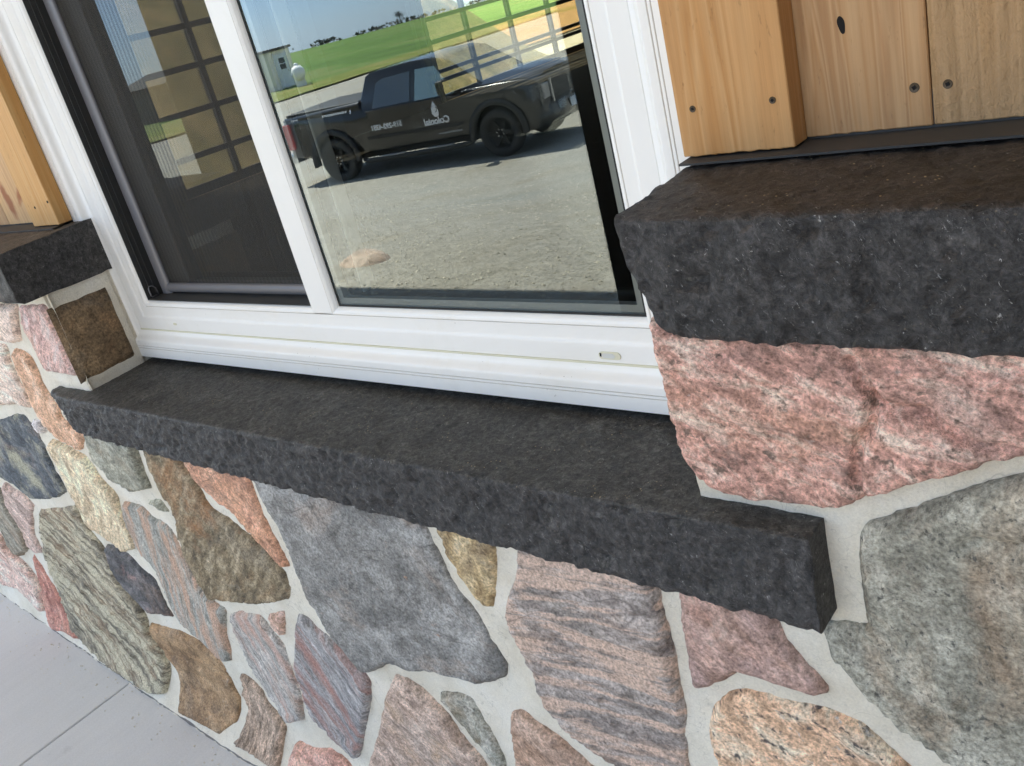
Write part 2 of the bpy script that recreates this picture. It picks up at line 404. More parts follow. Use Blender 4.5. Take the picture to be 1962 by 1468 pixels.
# ------------------------------------------------------------------ ground, fields, patio
def sstep(t): t = max(0, min(1, t)); return t * t * (3 - 2 * t)
def gz(x, y):
    dx = max(-9.5 - x, 0, x - 4.7); dy = max(-1.25 - y, 0, y - 14.3)
    d = math.hypot(dx, dy)
    z = -.06 - 1.46 * sstep(d / 9.0)
    z += .05 * noise.noise((x * .25, y * .25, 0)) * min(1, d / 3)
    r = math.hypot(x, y)
    if r > 205: z -= (r - 205) * .045
    return z
def axis_pts(lo, hi, dense_lo, dense_hi, step):
    a = list(np.arange(dense_lo, dense_hi + .001, step))
    p = dense_lo; s = step
    while p > lo: s *= 1.35; p -= s; a.insert(0, p)
    p = dense_hi; s = step
    while p < hi: s *= 1.35; p += s; a.append(p)
    return a
def sheet(name, mat, xs, ys, zf, kind='structure'):
    b = MB(); nx, ny = len(xs), len(ys)
    b.v = [(x, y, zf(x, y)) for y in ys for x in xs]
    b.f = [(j * nx + i, j * nx + i + 1, (j + 1) * nx + i + 1, (j + 1) * nx + i) for j in range(ny - 1) for i in range(nx - 1)]
    o = b.build(name, mat, smooth=True); tag(o, kind=kind); return o
sheet('ground', M['gravel'], axis_pts(-900, 900, -24, 10, .5), axis_pts(-900, 900, -20, 16, .5), gz)
def fz(x, y): return gz(x, y) + .05 + .06 * noise.noise((x * .6, y * .6, 5))
edge = lambda y: -41 + 1.2 * noise.noise((0, y * .12, 3))
def strip(name, mat, ys, x_of, ts, dz):
    b = MB(); nt_ = len(ts)
    b.v = [(x, y, gz(x, y) + dz + .05 * noise.noise((x * .6, y * .6, 5))) for y in ys for x in [x_of(y, t) for t in ts]]
    b.f = [(j * nt_ + i, j * nt_ + i + 1, (j + 1) * nt_ + i + 1, (j + 1) * nt_ + i) for j in range(len(ys) - 1) for i in range(nt_ - 1)]
    tag(b.build(name, mat, smooth=True), kind='structure')
ts = [0, .004, .01, .02, .04, .07, .1, .15, .2, .3, .4, .5, .6, .7, .8, .9, 1]
strip('green_field', M['field'], list(np.arange(-230, 12, 3.0)), lambda y, t: edge(y) - 150 * t, ts, .045)
M['verge'] = grass_mat('verge_grass', S(112, 124, 60), S(126, 134, 74), S(146, 140, 92), .9)
strip('grass_verge', M['verge'], list(np.arange(-120, 12, 1.5)), lambda y, t: edge(y) + .6 * noise.noise((0, y * .7, 9)) - (6 + 2 * noise.noise((0, y * .2, 1))) * t, [0, .1, .25, .5, .75, 1], .085)
strip('far_green_field', M['field'], list(np.arange(12, 260, 4.0)), lambda y, t: -50 - 130 * t, ts, .09)
strip('brown_strip', M['dirt'], list(np.arange(12, 260, 4.0)), lambda y, t: -27 - 23 * t, ts, .08)

patio = empty('patio'); tag(patio, kind='structure')
for (x0, x1) in ((-9.3, -2.1225), (-2.1185, 1.2), (1.204, 4.6)):
    MB().box(x0, x1, -1.25, .72, -.14, 0).build('slab', M['patio'], patio, bevel=.004)

jf = MB(); fxs = list(np.arange(-4.2, .6, .009))
for x in fxs:
    a = max(0., min(1., (x + 3.05) / 1.35)); y1 = .661 - (.004 + .066 * a) * (1 + .08 * noise.noise((x * 9, 0, 4))) + .003
    w = .004 + .005 * noise.noise((x * 15, 1, 0)) + .004 * noise.noise((x * 90, 3, 0))
    jf.v += [(x, y1, .0025), (x, y1 - max(.002, w), .0022)]
jf.f = [(2 * i, 2 * i + 1, 2 * i + 3, 2 * i + 2) for i in range(len(fxs) - 1)]
jf.build('joint_filler', flat('joint_grey', S(142, 143, 146), .9, var=.5, scale=60), patio)

rc_ = random.Random(12); cb = MB()
for i in range(420):
    x = rc_.uniform(-3.6, -.4); a = max(0., min(1., (x + 3.05) / 1.35)); y = .651 - .066 * a - abs(rc_.gauss(0, .05)); r_ = rc_.uniform(.0008, .003); an_ = rc_.random() * 6
    cb.add([(x + r_ * math.cos(an_ + k * 2.1) * rc_.uniform(.6, 1.2), y + r_ * math.sin(an_ + k * 2.1), .0005) for k in range(3)] + [(x, y, r_ * 1.1)], [(0, 1, 2), (0, 3, 1), (1, 3, 2), (2, 3, 0)])
tag(cb.build('mortar_crumbs', M['mortar'], patio), kind='stuff')

# ------------------------------------------------------------------ building shell (setting)
X0, X1, Z0, Z1 = -1.745, -.455, CAMZ - .4755, 2.06           # window frame, outer edges
def struct(name, mb, mat, **k): return tag(mb.build(name, mat, **k), kind='structure')
struct('floor', MB().box(-9.2, 4.4, 1.0, 14, -.1, .02), M['slabfloor'])
struct('ceiling', MB().box(-9.4, 4.6, .83, 14.2, 3.1, 3.25), M['ceil'])
wf = MB()
wf.box(-9.4, X0 - .003, .835, 1.0, -.1, 3.1).box(X1 + .003, 4.6, .835, 1.0, -.1, 3.1)
wf.box(X0 - .003, X1 + .003, .88, 1.0, -.1, Z0 + .02).box(X0 - .003, X1 + .003, .88, 1.0, Z1 - .02, 3.1)
struct('wall_front', wf, M['wallin'])
struct('wall_back', MB().box(-9.4, 4.6, 14, 14.2, -.1, 3.1), M['wallin'])
struct('wall_right', MB().box(4.4, 4.6, 1.0, 14, -.1, 3.1), M['wallin'])
DX = -9.2
D2 = (5.35, 6.62); D1 = (9.55, 13.25); DT = 2.62
wl_ = MB()
for (a, b) in ((1.0, D2[0]), (D2[1], D1[0]), (D1[1], 14)): wl_.box(-9.4, DX, a, b, -.1, 3.1)
for (a, b) in (D2, D1): wl_.box(-9.4, DX, a, b, DT, 3.1).box(-9.4, DX, a, b, -.1, .02)
struct('wall_left', wl_, M['wallin'])

def glazed_door(name, label, y0, y1, cols, rails, w, gm='doorglass'):
    r = tag(empty(name, (DX - .1, (y0 + y1) / 2, 0)), label, 'door')
    L = lambda x0, x1, a, b, z0, z1: MB().box(x0 - DX + .1, x1 - DX + .1, a - (y0 + y1) / 2, b - (y0 + y1) / 2, z0, z1)
    xa, xb = DX - .13, DX - .07
    cs = sorted(cols); rs = sorted(rails)
    for z, h in rs: L(xa, xb, y0, y1, z - h / 2, z + h / 2).build('rail', M['blackframe'], r)
    for c in cs: L(xa - .003, xb + .003, c - w / 2, c + w / 2, .03, DT - .01).build('stile', M['blackframe'], r)
    for i in range(len(cs) - 1):
        for j in range(len(rs) - 1):
            a, b = cs[i] + w / 2, cs[i + 1] - w / 2; z0, z1 = rs[j][0] + rs[j][1] / 2, rs[j + 1][0] - rs[j + 1][1] / 2
            if z1 - z0 > .13: L(DX - .102, DX - .098, a, b, z0, z1).build('pane', M[gm], r)
            elif z1 > z0: L(DX - .11, DX - .09, a, b, z0, z1).build('rail_filler', M[gm], r)
    return r
g1 = glazed_door('overhead_door', 'wide glazed overhead door with black grid on the far side wall, seen through the fixed pane', D1[0], D1[1],
            [9.6, 10.42, 11.38, 12.32, 13.2], [(.06, .09), (.29, .05), (.405, .05), (.79, .06), (1.08, .05), (1.40, .06), (1.52, .06), (1.9, .05), (2.25, .05), (2.56, .1)], .055, 'clearglass')
MB().box(-.05, .12, -1.93, -1.87, 0, DT).build('jamb_trim', M['trimcream'], g1)
glazed_door('glazed_door', 'narrow glazed door with black grid on the side wall, seen through the insect screen', D2[0], D2[1],
            [5.38, 6.12, 6.59], [(.07, .1), (.41, .06), (.85, .06), (1.285, .06), (1.68, .06), (2.1, .06), (2.56, .1)], .06)

# unseen porch roof, sized for its shade on wall and gravel, and posts
pr = tag(empty('porch_roof', (-2.4, -.42, 4.1)), 'unseen porch roof with cream board soffit over the patio', 'roof')
for i in range(24):
    MB().box(-7.1, 7.1, -1.55 + i * .105, -1.55 + i * .105 + .1, 0, .02).build('soffit_board', M['soffit'], pr)
MB().box(-7.12, 7.12, -1.6, -1.56, -.02, .26).build('fascia', M['roofmetal'], pr)
MB().add([(-7.3, -1.7, .25), (7.3, -1.7, .25), (7.3, 1.9, 1.1), (-7.3, 1.9, 1.1), (-7.3, -1.7, .29), (7.3, -1.7, .29), (7.3, 1.9, 1.14), (-7.3, 1.9, 1.14)],
         [(0, 3, 2, 1), (4, 5, 6, 7), (0, 1, 5, 4), (1, 2, 6, 5), (2, 3, 7, 6), (3, 0, 4, 7)]).build('roof_sheet', M['roofmetal'], pr)
struct('unseen_shade_wall', MB().box(1.0, 1.15, -2.5, .585, 0, 3.7), M['postwood'])  # unseen wall added to dim the light on the right side
def post(x, label):
    r = tag(empty('porch_post', (x, -1.0, 0)), label, 'post', 'porch posts')
    MB().box(-.17, .17, -.17, .17, .005, 4.1).build('shaft', M['postwood'], r, bevel=.008)
    MB().box(-.178, .178, -.178, .178, 0, .03).build('base_plate', M['roofmetal'], r, bevel=.004)
post(-1.64, 'dark stained porch post mirrored at the right edge of the fixed pane')
post(-4.02, 'dark stained porch post mirrored behind the insect screen')

# ------------------------------------------------------------------ stone veneer wall
YS = .655
def flare(x, z):
    a = max(0., min(1., (x + 3.05) / 1.35)); t = max(0., 1 - z / .11)
    return (.004 + .066 * a) * t * t
def resample(poly, step, jit, seed):
    out = []; n = len(poly)
    for i in range(n):
        a = np.array(poly[i]); b = np.array(poly[(i + 1) % n]); L = np.linalg.norm(b - a); k = max(1, int(round(L / step)))
        for j in range(k): out.append(a + (b - a) * j / k)
    P = np.array(out)
    for it in range(1): P = P * .5 + .25 * (np.roll(P, 1, 0) + np.roll(P, -1, 0))
    for i in range(len(P)):
        x, z = P[i]
        P[i, 0] += jit * noise.fractal((x * 90, z * 90, seed), .8, 2, 3); P[i, 1] += jit * noise.fractal((x * 90, z * 90, seed + 9), .8, 2, 3)
    return P
def inside(poly, pts):
    P = np.asarray(poly); x, z = pts[:, 0], pts[:, 1]; r = np.zeros(len(pts), bool)
    for i in range(len(P)):
        x0, z0 = P[i - 1]; x1, z1 = P[i]
        c = ((z0 > z) != (z1 > z))
        with np.errstate(divide='ignore', invalid='ignore'): r ^= c & (x < (x1 - x0) * (z - z0) / (z1 - z0 + 1e-12) + x0)
    return r
def seg_dist(poly, pts):
    P = np.asarray(poly); d = np.full(len(pts), 9.)
    for i in range(len(P)):
        a, b = P[i - 1], P[i]; ab = b - a; L = (ab @ ab) + 1e-12
        t = np.clip(((pts - a) @ ab) / L, 0, 1)
        d = np.minimum(d, np.linalg.norm(pts - (a + t[:, None] * ab), axis=1))
    return d
def principal(poly):
    P = np.array(poly); Q = P - P.mean(0); w, v = np.linalg.eigh(Q.T @ Q); a = v[:, 1]
    return math.atan2(a[1], a[0])

def stone(poly, mat, parent, seed, res=.008, amp=.004, proud=0., strata=0., ang=0., cracks=(), name='stone', label=None, back=.04, cut=None):
    B = resample(poly, res, .0018 if res < .02 else .005, seed)
    lo, hi = B.min(0), B.max(0)
    gx = np.arange(lo[0], hi[0], res); gzz = np.arange(lo[1], hi[1], res * .87)
    G = np.array([(x + (res / 2 if j % 2 else 0), z) for j, z in enumerate(gzz) for x in gx]) if len(gx) and len(gzz) else np.zeros((0, 2))
    if len(G):
        m = inside(B, G); G = G[m]
        if len(G): G = G[seg_dist(B, G) > res * .55]
    nb = len(B)
    pts = [Vector((float(a), float(b))) for a, b in np.vstack([B, G])] if len(G) else [Vector(map(float, p)) for p in B]
    vs, es, fs, ov, oe, of = delaunay_2d_cdt(pts, [(i, (i + 1) % nb) for i in range(nb)], [list(range(nb))], 1, 1e-6)
    V = np.array([(v.x, v.y) for v in vs]); D = seg_dist(B, V)
    r, drop = .007, .0095
    e = np.clip(D / r, 0, 1); yy = YS - proud + drop * (1 - np.sqrt(np.clip(1 - (1 - e) ** 2, 0, 1)))
    ca, sa = math.cos(ang), math.sin(ang)
    rg = random.Random(int(seed * 97)); cxz = B.mean(0); ext = max(hi - lo)
    planes = [(rg.uniform(lo[0], hi[0]), rg.uniform(lo[1], hi[1]), rg.gauss(0, .045), rg.gauss(0, .045)) for _ in range(5)]
    facet = np.max([a_ * (V[:, 0] - px0) + b_ * (V[:, 1] - pz0) for px0, pz0, a_, b_ in planes], axis=0)
    facet -= np.median(facet); facet = np.clip(facet, -.005, .005) * min(1, ext / .2)
    for i, (x, z) in enumerate(V):
        k = .25 + .75 * e[i]
        n = noise.fractal((x * 9, z * 9, seed * 3.1), 1, 2, 4) * .9
        n += .45 * noise.fractal((x * 42, z * 42, seed * 1.7), .8, 2.1, 4)
        u, w = x * ca + z * sa, -x * sa + z * ca
        if strata:                                    # broken layer edges
            q = w * 34 + 1.6 * noise.noise((u * 5, w * 9, seed)); q2 = w * 90 + 1.2 * noise.noise((u * 9, w * 15, seed + 3))
            n += e[i] * strata * ((q - math.floor(q)) ** 2.5 * .9 - .3 + .35 * ((q2 - math.floor(q2)) - .5))
        yy[i] -= k * (amp * .8 * n + facet[i]) + flare(x, z) * .95 + (.005 if z < .13 else 0)
        for (cp, cw, cd) in cracks:
            dd = min(_sd(x, z, cp[q], cp[q + 1]) for q in range(len(cp) - 1)) + .003 * noise.noise((x * 80, z * 80, 3))
            if dd < cw: yy[i] += cd * (1 - max(dd, 0) / cw)
    yy = np.where(e > .35, np.minimum(yy, YS + (.0022 if not cracks else .02) - np.array([flare(p[0], p[1]) for p in V])), yy)
    verts = [(float(p[0]), float(y), float(p[1])) for p, y in zip(V, yy)]
    faces = [tuple(f) for f in fs]
    # sides: boundary edges pushed back into the wall
    cnt = {}
    for f in faces:
        for i in range(len(f)):
            a, b = f[i], f[(i + 1) % len(f)]; cnt.setdefault((min(a, b), max(a, b)), []).append((a, b))
    bmap = {}
    for kk, l in cnt.items():
        if len(l) == 1:
            a, b = l[0]
            for q in (a, b):
                if q not in bmap: bmap[q] = len(verts); verts.append((verts[q][0], YS + back, verts[q][2]))
            faces.append((b, a, bmap[a], bmap[b]))
    mb = MB(); mb.v = verts; mb.f = faces
    o = mb.build(name, mat, parent, smooth=True)
    if label: o['label'] = label
    return o
def _sd(x, z, a, b):
    ax, az = a; bx, bz = b; dx, dz = bx - ax, bz - az; L = dx * dx + dz * dz + 1e-12
    t = max(0, min(1, ((x - ax) * dx + (z - az) * dz) / L)); return math.hypot(x - ax - t * dx, z - az - t * dz)

wall = tag(empty('stone_veneer_wall', (0, 0, 0)), 'multicoloured fieldstone veneer wall with wide pale mortar joints', 'wall')

def my(x, z):
    return .6605 + .0030 * noise.fractal((x * 14, z * 14, 2), .9, 2, 3) + .0017 * noise.noise((x * 60, z * 60, 8)) - flare(x, z) * (1 + .08 * noise.noise((x * 9, 0, 4)))
def mgrid(xs, zs):
    nx = len(xs); b = MB()
    b.v = [(x, my(x, z), z) for z in zs for x in xs]
    b.f = [(j * nx + i, j * nx + i + 1, (j + 1) * nx + i + 1, (j + 1) * nx + i) for j in range(len(zs) - 1) for i in range(nx - 1)]
    return b
fx = list(np.arange(-9.3, -3.4, .06)) + list(np.arange(-3.4, .35, .011)) + list(np.arange(.35, 4.56, .06))
zlow = list(np.linspace(-.03, CAMZ - .53, 68))
JL, JR = -1.70, -.442
mo = mgrid(fx, zlow)
zhi = list(np.linspace(CAMZ - .53, CAMZ - .295, 22))
mo2 = mgrid([x for x in fx if x < JL - .004] + [JL], zhi); mo3 = mgrid([JR] + [x for x in fx if x > JR + .004], zhi)
mo.add(mo2.v, mo2.f); mo.add(mo3.v, mo3.f)
# returns of the mortar bed into the window opening
for xx in (JL - .006, JR):
    mo.add([(xx, .662, CAMZ - .4885), (xx, .80, CAMZ - .4885), (xx, .80, CAMZ - .295), (xx, .655, CAMZ - .295)], [(0, 1, 2, 3)])
mo.build('mortar', M['mortar'], wall, smooth=True)

W = (0, 0, 0)
def P3(*c): return [S(*x) for x in c]
SM = {}
def smat(key, *a, **k):
    if key not in SM: SM[key] = stone_mat('stone_' + key, *a, **k)
    return SM[key]

STONES = [
 # (pixel outline, colours, options, mesh options, label)
 ([(284,876),(317,882),(335,905),(358,921),(383,943),(406,975),(437,997),(464,1020),(491,1041),(515,1070),(540,1097),(557,1132),(551,1151),(515,1159),(499,1162),(464,1160),(426,1153),(402,1148),(391,1128),(372,1093),(354,1055),(344,1020),(335,981),(323,954),(306,927),(293,900)],
  P3((92,78,58),(122,106,78),(148,132,104)), dict(stretch=4, patch=(S(164,108,56), 7, .6)), dict(strata=.9, amp=.005), 'olive brown layered stone with a rusty patch'),
 ([(349,893),(385,898),(400,904),(430,915),(468,929),(484,943),(495,970),(511,1004),(526,1035),(540,1063),(551,1090),(542,1090),(530,1078),(507,1051),(491,1037),(468,1012),(449,989),(422,970),(402,946),(383,931),(366,910)],
  P3((166,116,88),(186,134,102),(196,152,122)), dict(stretch=1.6, patch=(S(150,128,110), 9, .62)), dict(), 'orange stone right under the sill'),
 ([(494,932),(540,942),(600,956),(640,975),(700,985),(760,1000),(800,1013),(817,1033),(840,1066),(855,1105),(879,1140),(906,1171),(925,1202),(941,1233),(960,1260),(971,1279),(968,1299),(940,1310),(913,1315),(886,1306),(848,1291),(817,1285),(786,1281),(762,1271),(743,1270),(731,1281),(704,1289),(691,1280),(664,1247),(635,1218),(611,1171),(588,1130),(573,1093),(562,1062),(552,1033),(538,1005),(518,975),(499,942)],
  P3((92,90,86),(116,113,108),(138,135,130)), dict(stretch=1.3, scale=9, patch=(S(150,146,140), 6, .57), speck=(S(170,132,104), 26, .7)), dict(amp=.006), 'large blue grey stone under the middle of the sill'),
 ([(824,1021),(855,1030),(902,1036),(933,1045),(957,1058),(948,1082),(946,1117),(948,1148),(942,1169),(929,1163),(910,1148),(894,1124),(879,1105),(867,1086),(852,1059),(836,1039)],
  P3((128,100,62),(164,138,92),(186,164,122)), dict(stretch=1.2, scale=22), dict(), 'ochre wedge of stone'),
 ([(1006,1072),(1057,1080),(1115,1101),(1161,1113),(1204,1123),(1250,1140),(1262,1147),(1273,1193),(1290,1260),(1301,1317),(1311,1362),(1314,1418),(1316,1468),(1318,1500),(1215,1500),(1180,1470),(1150,1450),(1115,1426),(1088,1403),(1064,1376),(1045,1357),(1033,1333),(1022,1310),(1016,1287),(1002,1260),(987,1229),(973,1202),(966,1171),(972,1140),(981,1124),(991,1094)],
  P3((112,101,95),(140,128,120),(162,150,142)), dict(stretch=3, ang=.12, bands=(S(212,178,154), 26, .05), speck=(S(92,80,70), 60, .66)), dict(strata=.7, ang=-.12, amp=.0045), 'big stone with wavy pink and grey bands'),
 ([(568,1178),(582,1183),(604,1206),(627,1221),(658,1248),(673,1271),(693,1291),(708,1310),(706,1337),(701,1384),(693,1422),(687,1453),(681,1450),(650,1422),(619,1395),(596,1372),(584,1345),(573,1310),(561,1271),(562,1229)],
  P3((116,112,112),(142,138,136),(160,156,154)), dict(stretch=6, bands=(S(176,124,108), 12, .1)), dict(strata=.6), 'grey stone with a red streak'),
 ([(436,1177),(460,1174),(495,1181),(505,1190),(516,1208),(530,1225),(542,1244),(553,1272),(565,1306),(577,1345),(582,1380),(557,1382),(542,1364),(519,1341),(499,1314),(480,1287),(468,1260),(453,1233),(443,1206)],
  P3((134,130,122),(160,154,146),(178,168,158)), dict(stretch=6, bands=(S(204,160,138), 14, .1)), dict(strata=.5), 'pale grey stone with pink bands'),
 ([(511,1179),(540,1173),(544,1198),(542,1221),(530,1210),(518,1194)], P3((164,130,112),(186,152,132),(176,150,138)), dict(), dict(), None),
 ([(232,962),(267,972),(290,993),(321,1008),(337,1032),(348,1063),(364,1094),(387,1136),(410,1159),(430,1167),(431,1210),(439,1248),(441,1268),(430,1268),(410,1248),(391,1229),(368,1213),(348,1198),(337,1179),(321,1148),(306,1117),(294,1090),(271,1066),(259,1047),(248,1024),(236,993)],
  P3((122,122,114),(144,142,132),(160,154,142)), dict(stretch=6, bands=(S(206,162,130), 20, .1)), dict(strata=.7), 'grey stone streaked with peach'),
 ([(97,841),(118,853),(146,866),(161,876),(176,896),(191,916),(209,936),(222,951),(227,977),(237,1002),(252,1032),(260,1052),(234,1060),(222,1050),(202,1032),(176,1014),(164,1002),(151,972),(136,949),(126,926),(113,896),(106,873),(94,853)],
  P3((176,152,116),(198,176,140),(208,190,158)), dict(stretch=2.5, patch=(S(158,120,76), 8, .62)), dict(strata=.4), 'long beige stone below the left end of the sill'),
 ([(164,843),(187,847),(215,851),(238,859),(266,870),(273,892),(277,915),(287,937),(271,941),(252,946),(234,933),(215,923),(201,906),(191,896),(179,886),(170,868)],
  P3((112,110,94),(134,131,114),(152,148,130)), dict(stretch=2), dict(), 'smooth olive grey stone'),
 ([(271,962),(303,958),(324,986),(301,976),(281,968)], P3((130,128,108),(152,150,130),(172,168,152)), dict(), dict(), None),
 ([(-40,810),(0,805),(28,794),(43,798),(58,813),(71,833),(83,853),(88,873),(101,901),(113,921),(126,944),(111,954),(96,958),(76,959),(58,957),(45,944),(33,931),(15,919),(0,908),(-40,890)],
  P3((58,64,72),(80,86,92),(106,108,108)), dict(scale=16, stretch=1.2, patch=(S(186,180,150), 13, .52), bump=.7), dict(), 'navy stone mottled with pale crust'),
 ([(24,668),(45,675),(62,695),(80,735),(100,765),(110,780),(115,800),(130,815),(150,826),(160,832),(158,861),(151,865),(136,856),(118,846),(101,828),(88,815),(76,793),(60,762),(48,730),(33,695)],
  P3((176,132,100),(196,152,118),(200,164,138)), dict(stretch=2), dict(), 'tan stone wrapping the left end of the sill'),
 ([(33,585),(84,585),(92,600),(102,625),(116,656),(130,690),(142,705),(153,722),(117,717),(90,711),(71,679),(57,654),(44,638),(38,619)],
  P3((168,128,118),(188,150,138),(172,156,150)), dict(stretch=3, ang=.9), dict(), 'pink corner stone below the left ledge'),
 ([(-40,580),(30,585),(33,622),(41,654),(16,660),(-40,645)], P3((182,152,134),(204,178,160),(196,172,158)), dict(), dict(), None),
 ([(-40,655),(8,662),(16,690),(30,722),(46,752),(60,785),(50,783),(33,776),(-40,778)], P3((190,160,142),(204,178,160),(214,192,176)), dict(), dict(), None),
 ([(60,803),(78,810),(88,826),(83,833),(73,826)], P3((158,152,152),(180,174,172),(190,186,184)), dict(), dict(), None),
 ([(5,924),(25,939),(45,951),(62,969),(60,994),(63,1025),(76,1050),(83,1062),(71,1060),(53,1045),(40,1014),(30,994),(15,962)],
  P3((160,134,122),(182,154,140),(196,172,158)), dict(stretch=3), dict(strata=.3), None),
 ([(-40,915),(0,938),(10,962),(23,987),(35,1009),(48,1035),(53,1052),(43,1065),(28,1060),(15,1042),(0,1012),(-40,965)],
  P3((104,98,84),(130,122,106),(150,142,124)), dict(stretch=4), dict(strata=.5), None),
 ([(-40,985),(0,1024),(15,1055),(35,1070),(58,1094),(77,1124),(93,1167),(66,1148),(39,1128),(0,1116),(-40,1090)],
  P3((184,142,126),(206,168,150),(216,184,168)), dict(stretch=2, speck=(S(110,92,88), 30, .64)), dict(), 'pink stone with dark flecks beside the patio'),
 ([(60,1063),(74,1082),(97,1117),(120,1155),(139,1186),(166,1217),(143,1206),(120,1198),(104,1179),(91,1152),(81,1124),(70,1097)],
  P3((150,92,78),(172,112,94),(184,136,116)), dict(stretch=3), dict(), 'thin brick red sliver of stone'),
 ([(75,977),(116,974),(143,970),(155,1001),(174,1024),(190,1043),(205,1070),(224,1117),(248,1148),(271,1167),(281,1190),(286,1217),(310,1248),(329,1279),(342,1310),(333,1326),(310,1318),(286,1299),(263,1283),(240,1264),(209,1241),(174,1217),(151,1198),(132,1167),(112,1132),(93,1094),(81,1055),(75,1016)],
  P3((86,78,64),(122,112,92),(152,140,116)), dict(stretch=5, scale=18, bands=(S(206,194,160), 30, .06)), dict(strata=.9, amp=.005), 'big olive stone with straw coloured stripes'),
 ([(201,1043),(224,1051),(248,1066),(267,1090),(294,1109),(306,1140),(317,1167),(329,1186),(310,1181),(286,1177),(267,1155),(248,1132),(228,1109),(213,1082)],
  P3((64,62,64),(86,84,84),(110,104,102)), dict(stretch=1.6, patch=(S(196,150,138), 16, .63)), dict(), 'charcoal stone with pink flecks'),
 ([(284,1194),(310,1202),(344,1213),(372,1225),(395,1241),(414,1260),(433,1283),(445,1314),(461,1341),(472,1368),(464,1395),(449,1403),(426,1388),(402,1368),(383,1345),(368,1318),(352,1287),(333,1260),(313,1241),(294,1217)],
  P3((124,94,62),(148,116,78),(158,130,96)), dict(stretch=1.5, scale=8, patch=(S(206,190,168), 15, .66)), dict(amp=.0025), 'smooth caramel brown stone'),
 ([(457,1291),(472,1299),(499,1322),(511,1345),(534,1372),(550,1391),(557,1415),(573,1442),(584,1470),(590,1500),(545,1500),(519,1446),(499,1426),(488,1388),(480,1353),(464,1322)],
  P3((112,92,72),(154,130,108),(182,154,130)), dict(stretch=4, scale=22), dict(strata=1.), None),
 ([(575,1413),(604,1426),(635,1434),(666,1453),(690,1475),(705,1510),(610,1510),(592,1468),(584,1442)], P3((178,126,108),(196,150,132),(202,164,148)), dict(), dict(), None),
 ([(755,1295),(778,1302),(805,1322),(832,1345),(855,1372),(879,1403),(902,1434),(929,1468),(950,1502),(695,1502),(708,1468),(716,1434),(728,1384),(739,1337)],
  P3((140,116,100),(170,144,126),(186,162,144)), dict(stretch=2.5, patch=(S(196,156,112), 7, .62), speck=(S(108,92,80), 50, .64)), dict(strata=.3), 'pinkish tan stone at the bottom of the wall'),
 ([(838,1330),(871,1328),(898,1337),(917,1361),(929,1384),(941,1411),(952,1434),(964,1461),(970,1490),(955,1484),(933,1453),(910,1422),(886,1395),(863,1364),(848,1345)],
  P3((104,104,86),(142,142,130),(164,162,152)), dict(stretch=1.4, scale=20), dict(), 'small mossy grey stone'),
 ([(975,1368),(999,1364),(1018,1380),(1041,1395),(1064,1411),(1099,1442),(1130,1468),(1160,1500),(992,1502),(987,1468),(981,1442),(975,1403)],
  P3((140,108,86),(164,132,110),(178,150,130)), dict(stretch=1.5), dict(), 'cocoa brown stone'),
 ([(1304,1153),(1369,1165),(1437,1193),(1476,1204),(1505,1232),(1538,1272),(1567,1300),(1589,1337),(1550,1328),(1505,1317),(1459,1300),(1414,1289),(1380,1311),(1352,1320),(1324,1325),(1316,1272)],
  P3((134,106,98),(158,128,118),(174,146,136)), dict(stretch=2, patch=(S(196,142,118), 8, .6)), dict(amp=.005), 'mauve pink stone under the right end of the sill'),
 ([(1397,1328),(1437,1325),(1482,1339),(1538,1351),(1595,1368),(1646,1390),(1679,1418),(1708,1447),(1740,1475),(1765,1505),(1385,1505),(1375,1468),(1358,1430),(1355,1396),(1364,1356)],
  P3((176,138,104),(200,160,124),(206,178,152)), dict(stretch=1.2, scale=20, speck=[(S(62,60,66), 48, .6), (S(190,184,178), 36, .66)]), dict(), 'apricot granite speckled with black'),
 ([(1651,1007),(1691,995),(1741,978),(1809,956),(1877,933),(1962,913),(2060,892),(2060,1510),(1850,1510),(1826,1470),(1764,1420),(1725,1392),(1691,1360),(1651,1322),(1617,1283),(1589,1249),(1567,1221),(1584,1196),(1629,1198),(1662,1204),(1657,1170),(1651,1119),(1646,1063)],
  P3((108,104,91),(134,130,115),(150,146,132)), dict(stretch=1.4, scale=11, patch=(S(160,134,110), 6, .6), speck=(S(84,82,76), 60, .62)), dict(amp=.0065), 'large grey green stone right of the sill'),
 ([(1254,600),(1300,612),(1500,628),(1750,640),(2060,655),(2060,848),(1962,866),(1899,877),(1849,897),(1798,908),(1741,922),(1691,939),(1640,956),(1595,964),(1538,959),(1493,953),(1443,947),(1397,933),(1364,919),(1347,905),(1333,883),(1318,860),(1307,837),(1296,792),(1285,741),(1273,696)],
  P3((154,112,97),(190,140,122),(206,170,152)), dict(stretch=2.4, scale=20, ang=-.45, speck=[(S(124,102,88), 46, .61), (S(214,196,184), 30, .7)], bump=.8), dict(amp=.007, strata=.5, ang=.3), 'big salmon pink granite block under the right ledge'),
]
traced = []
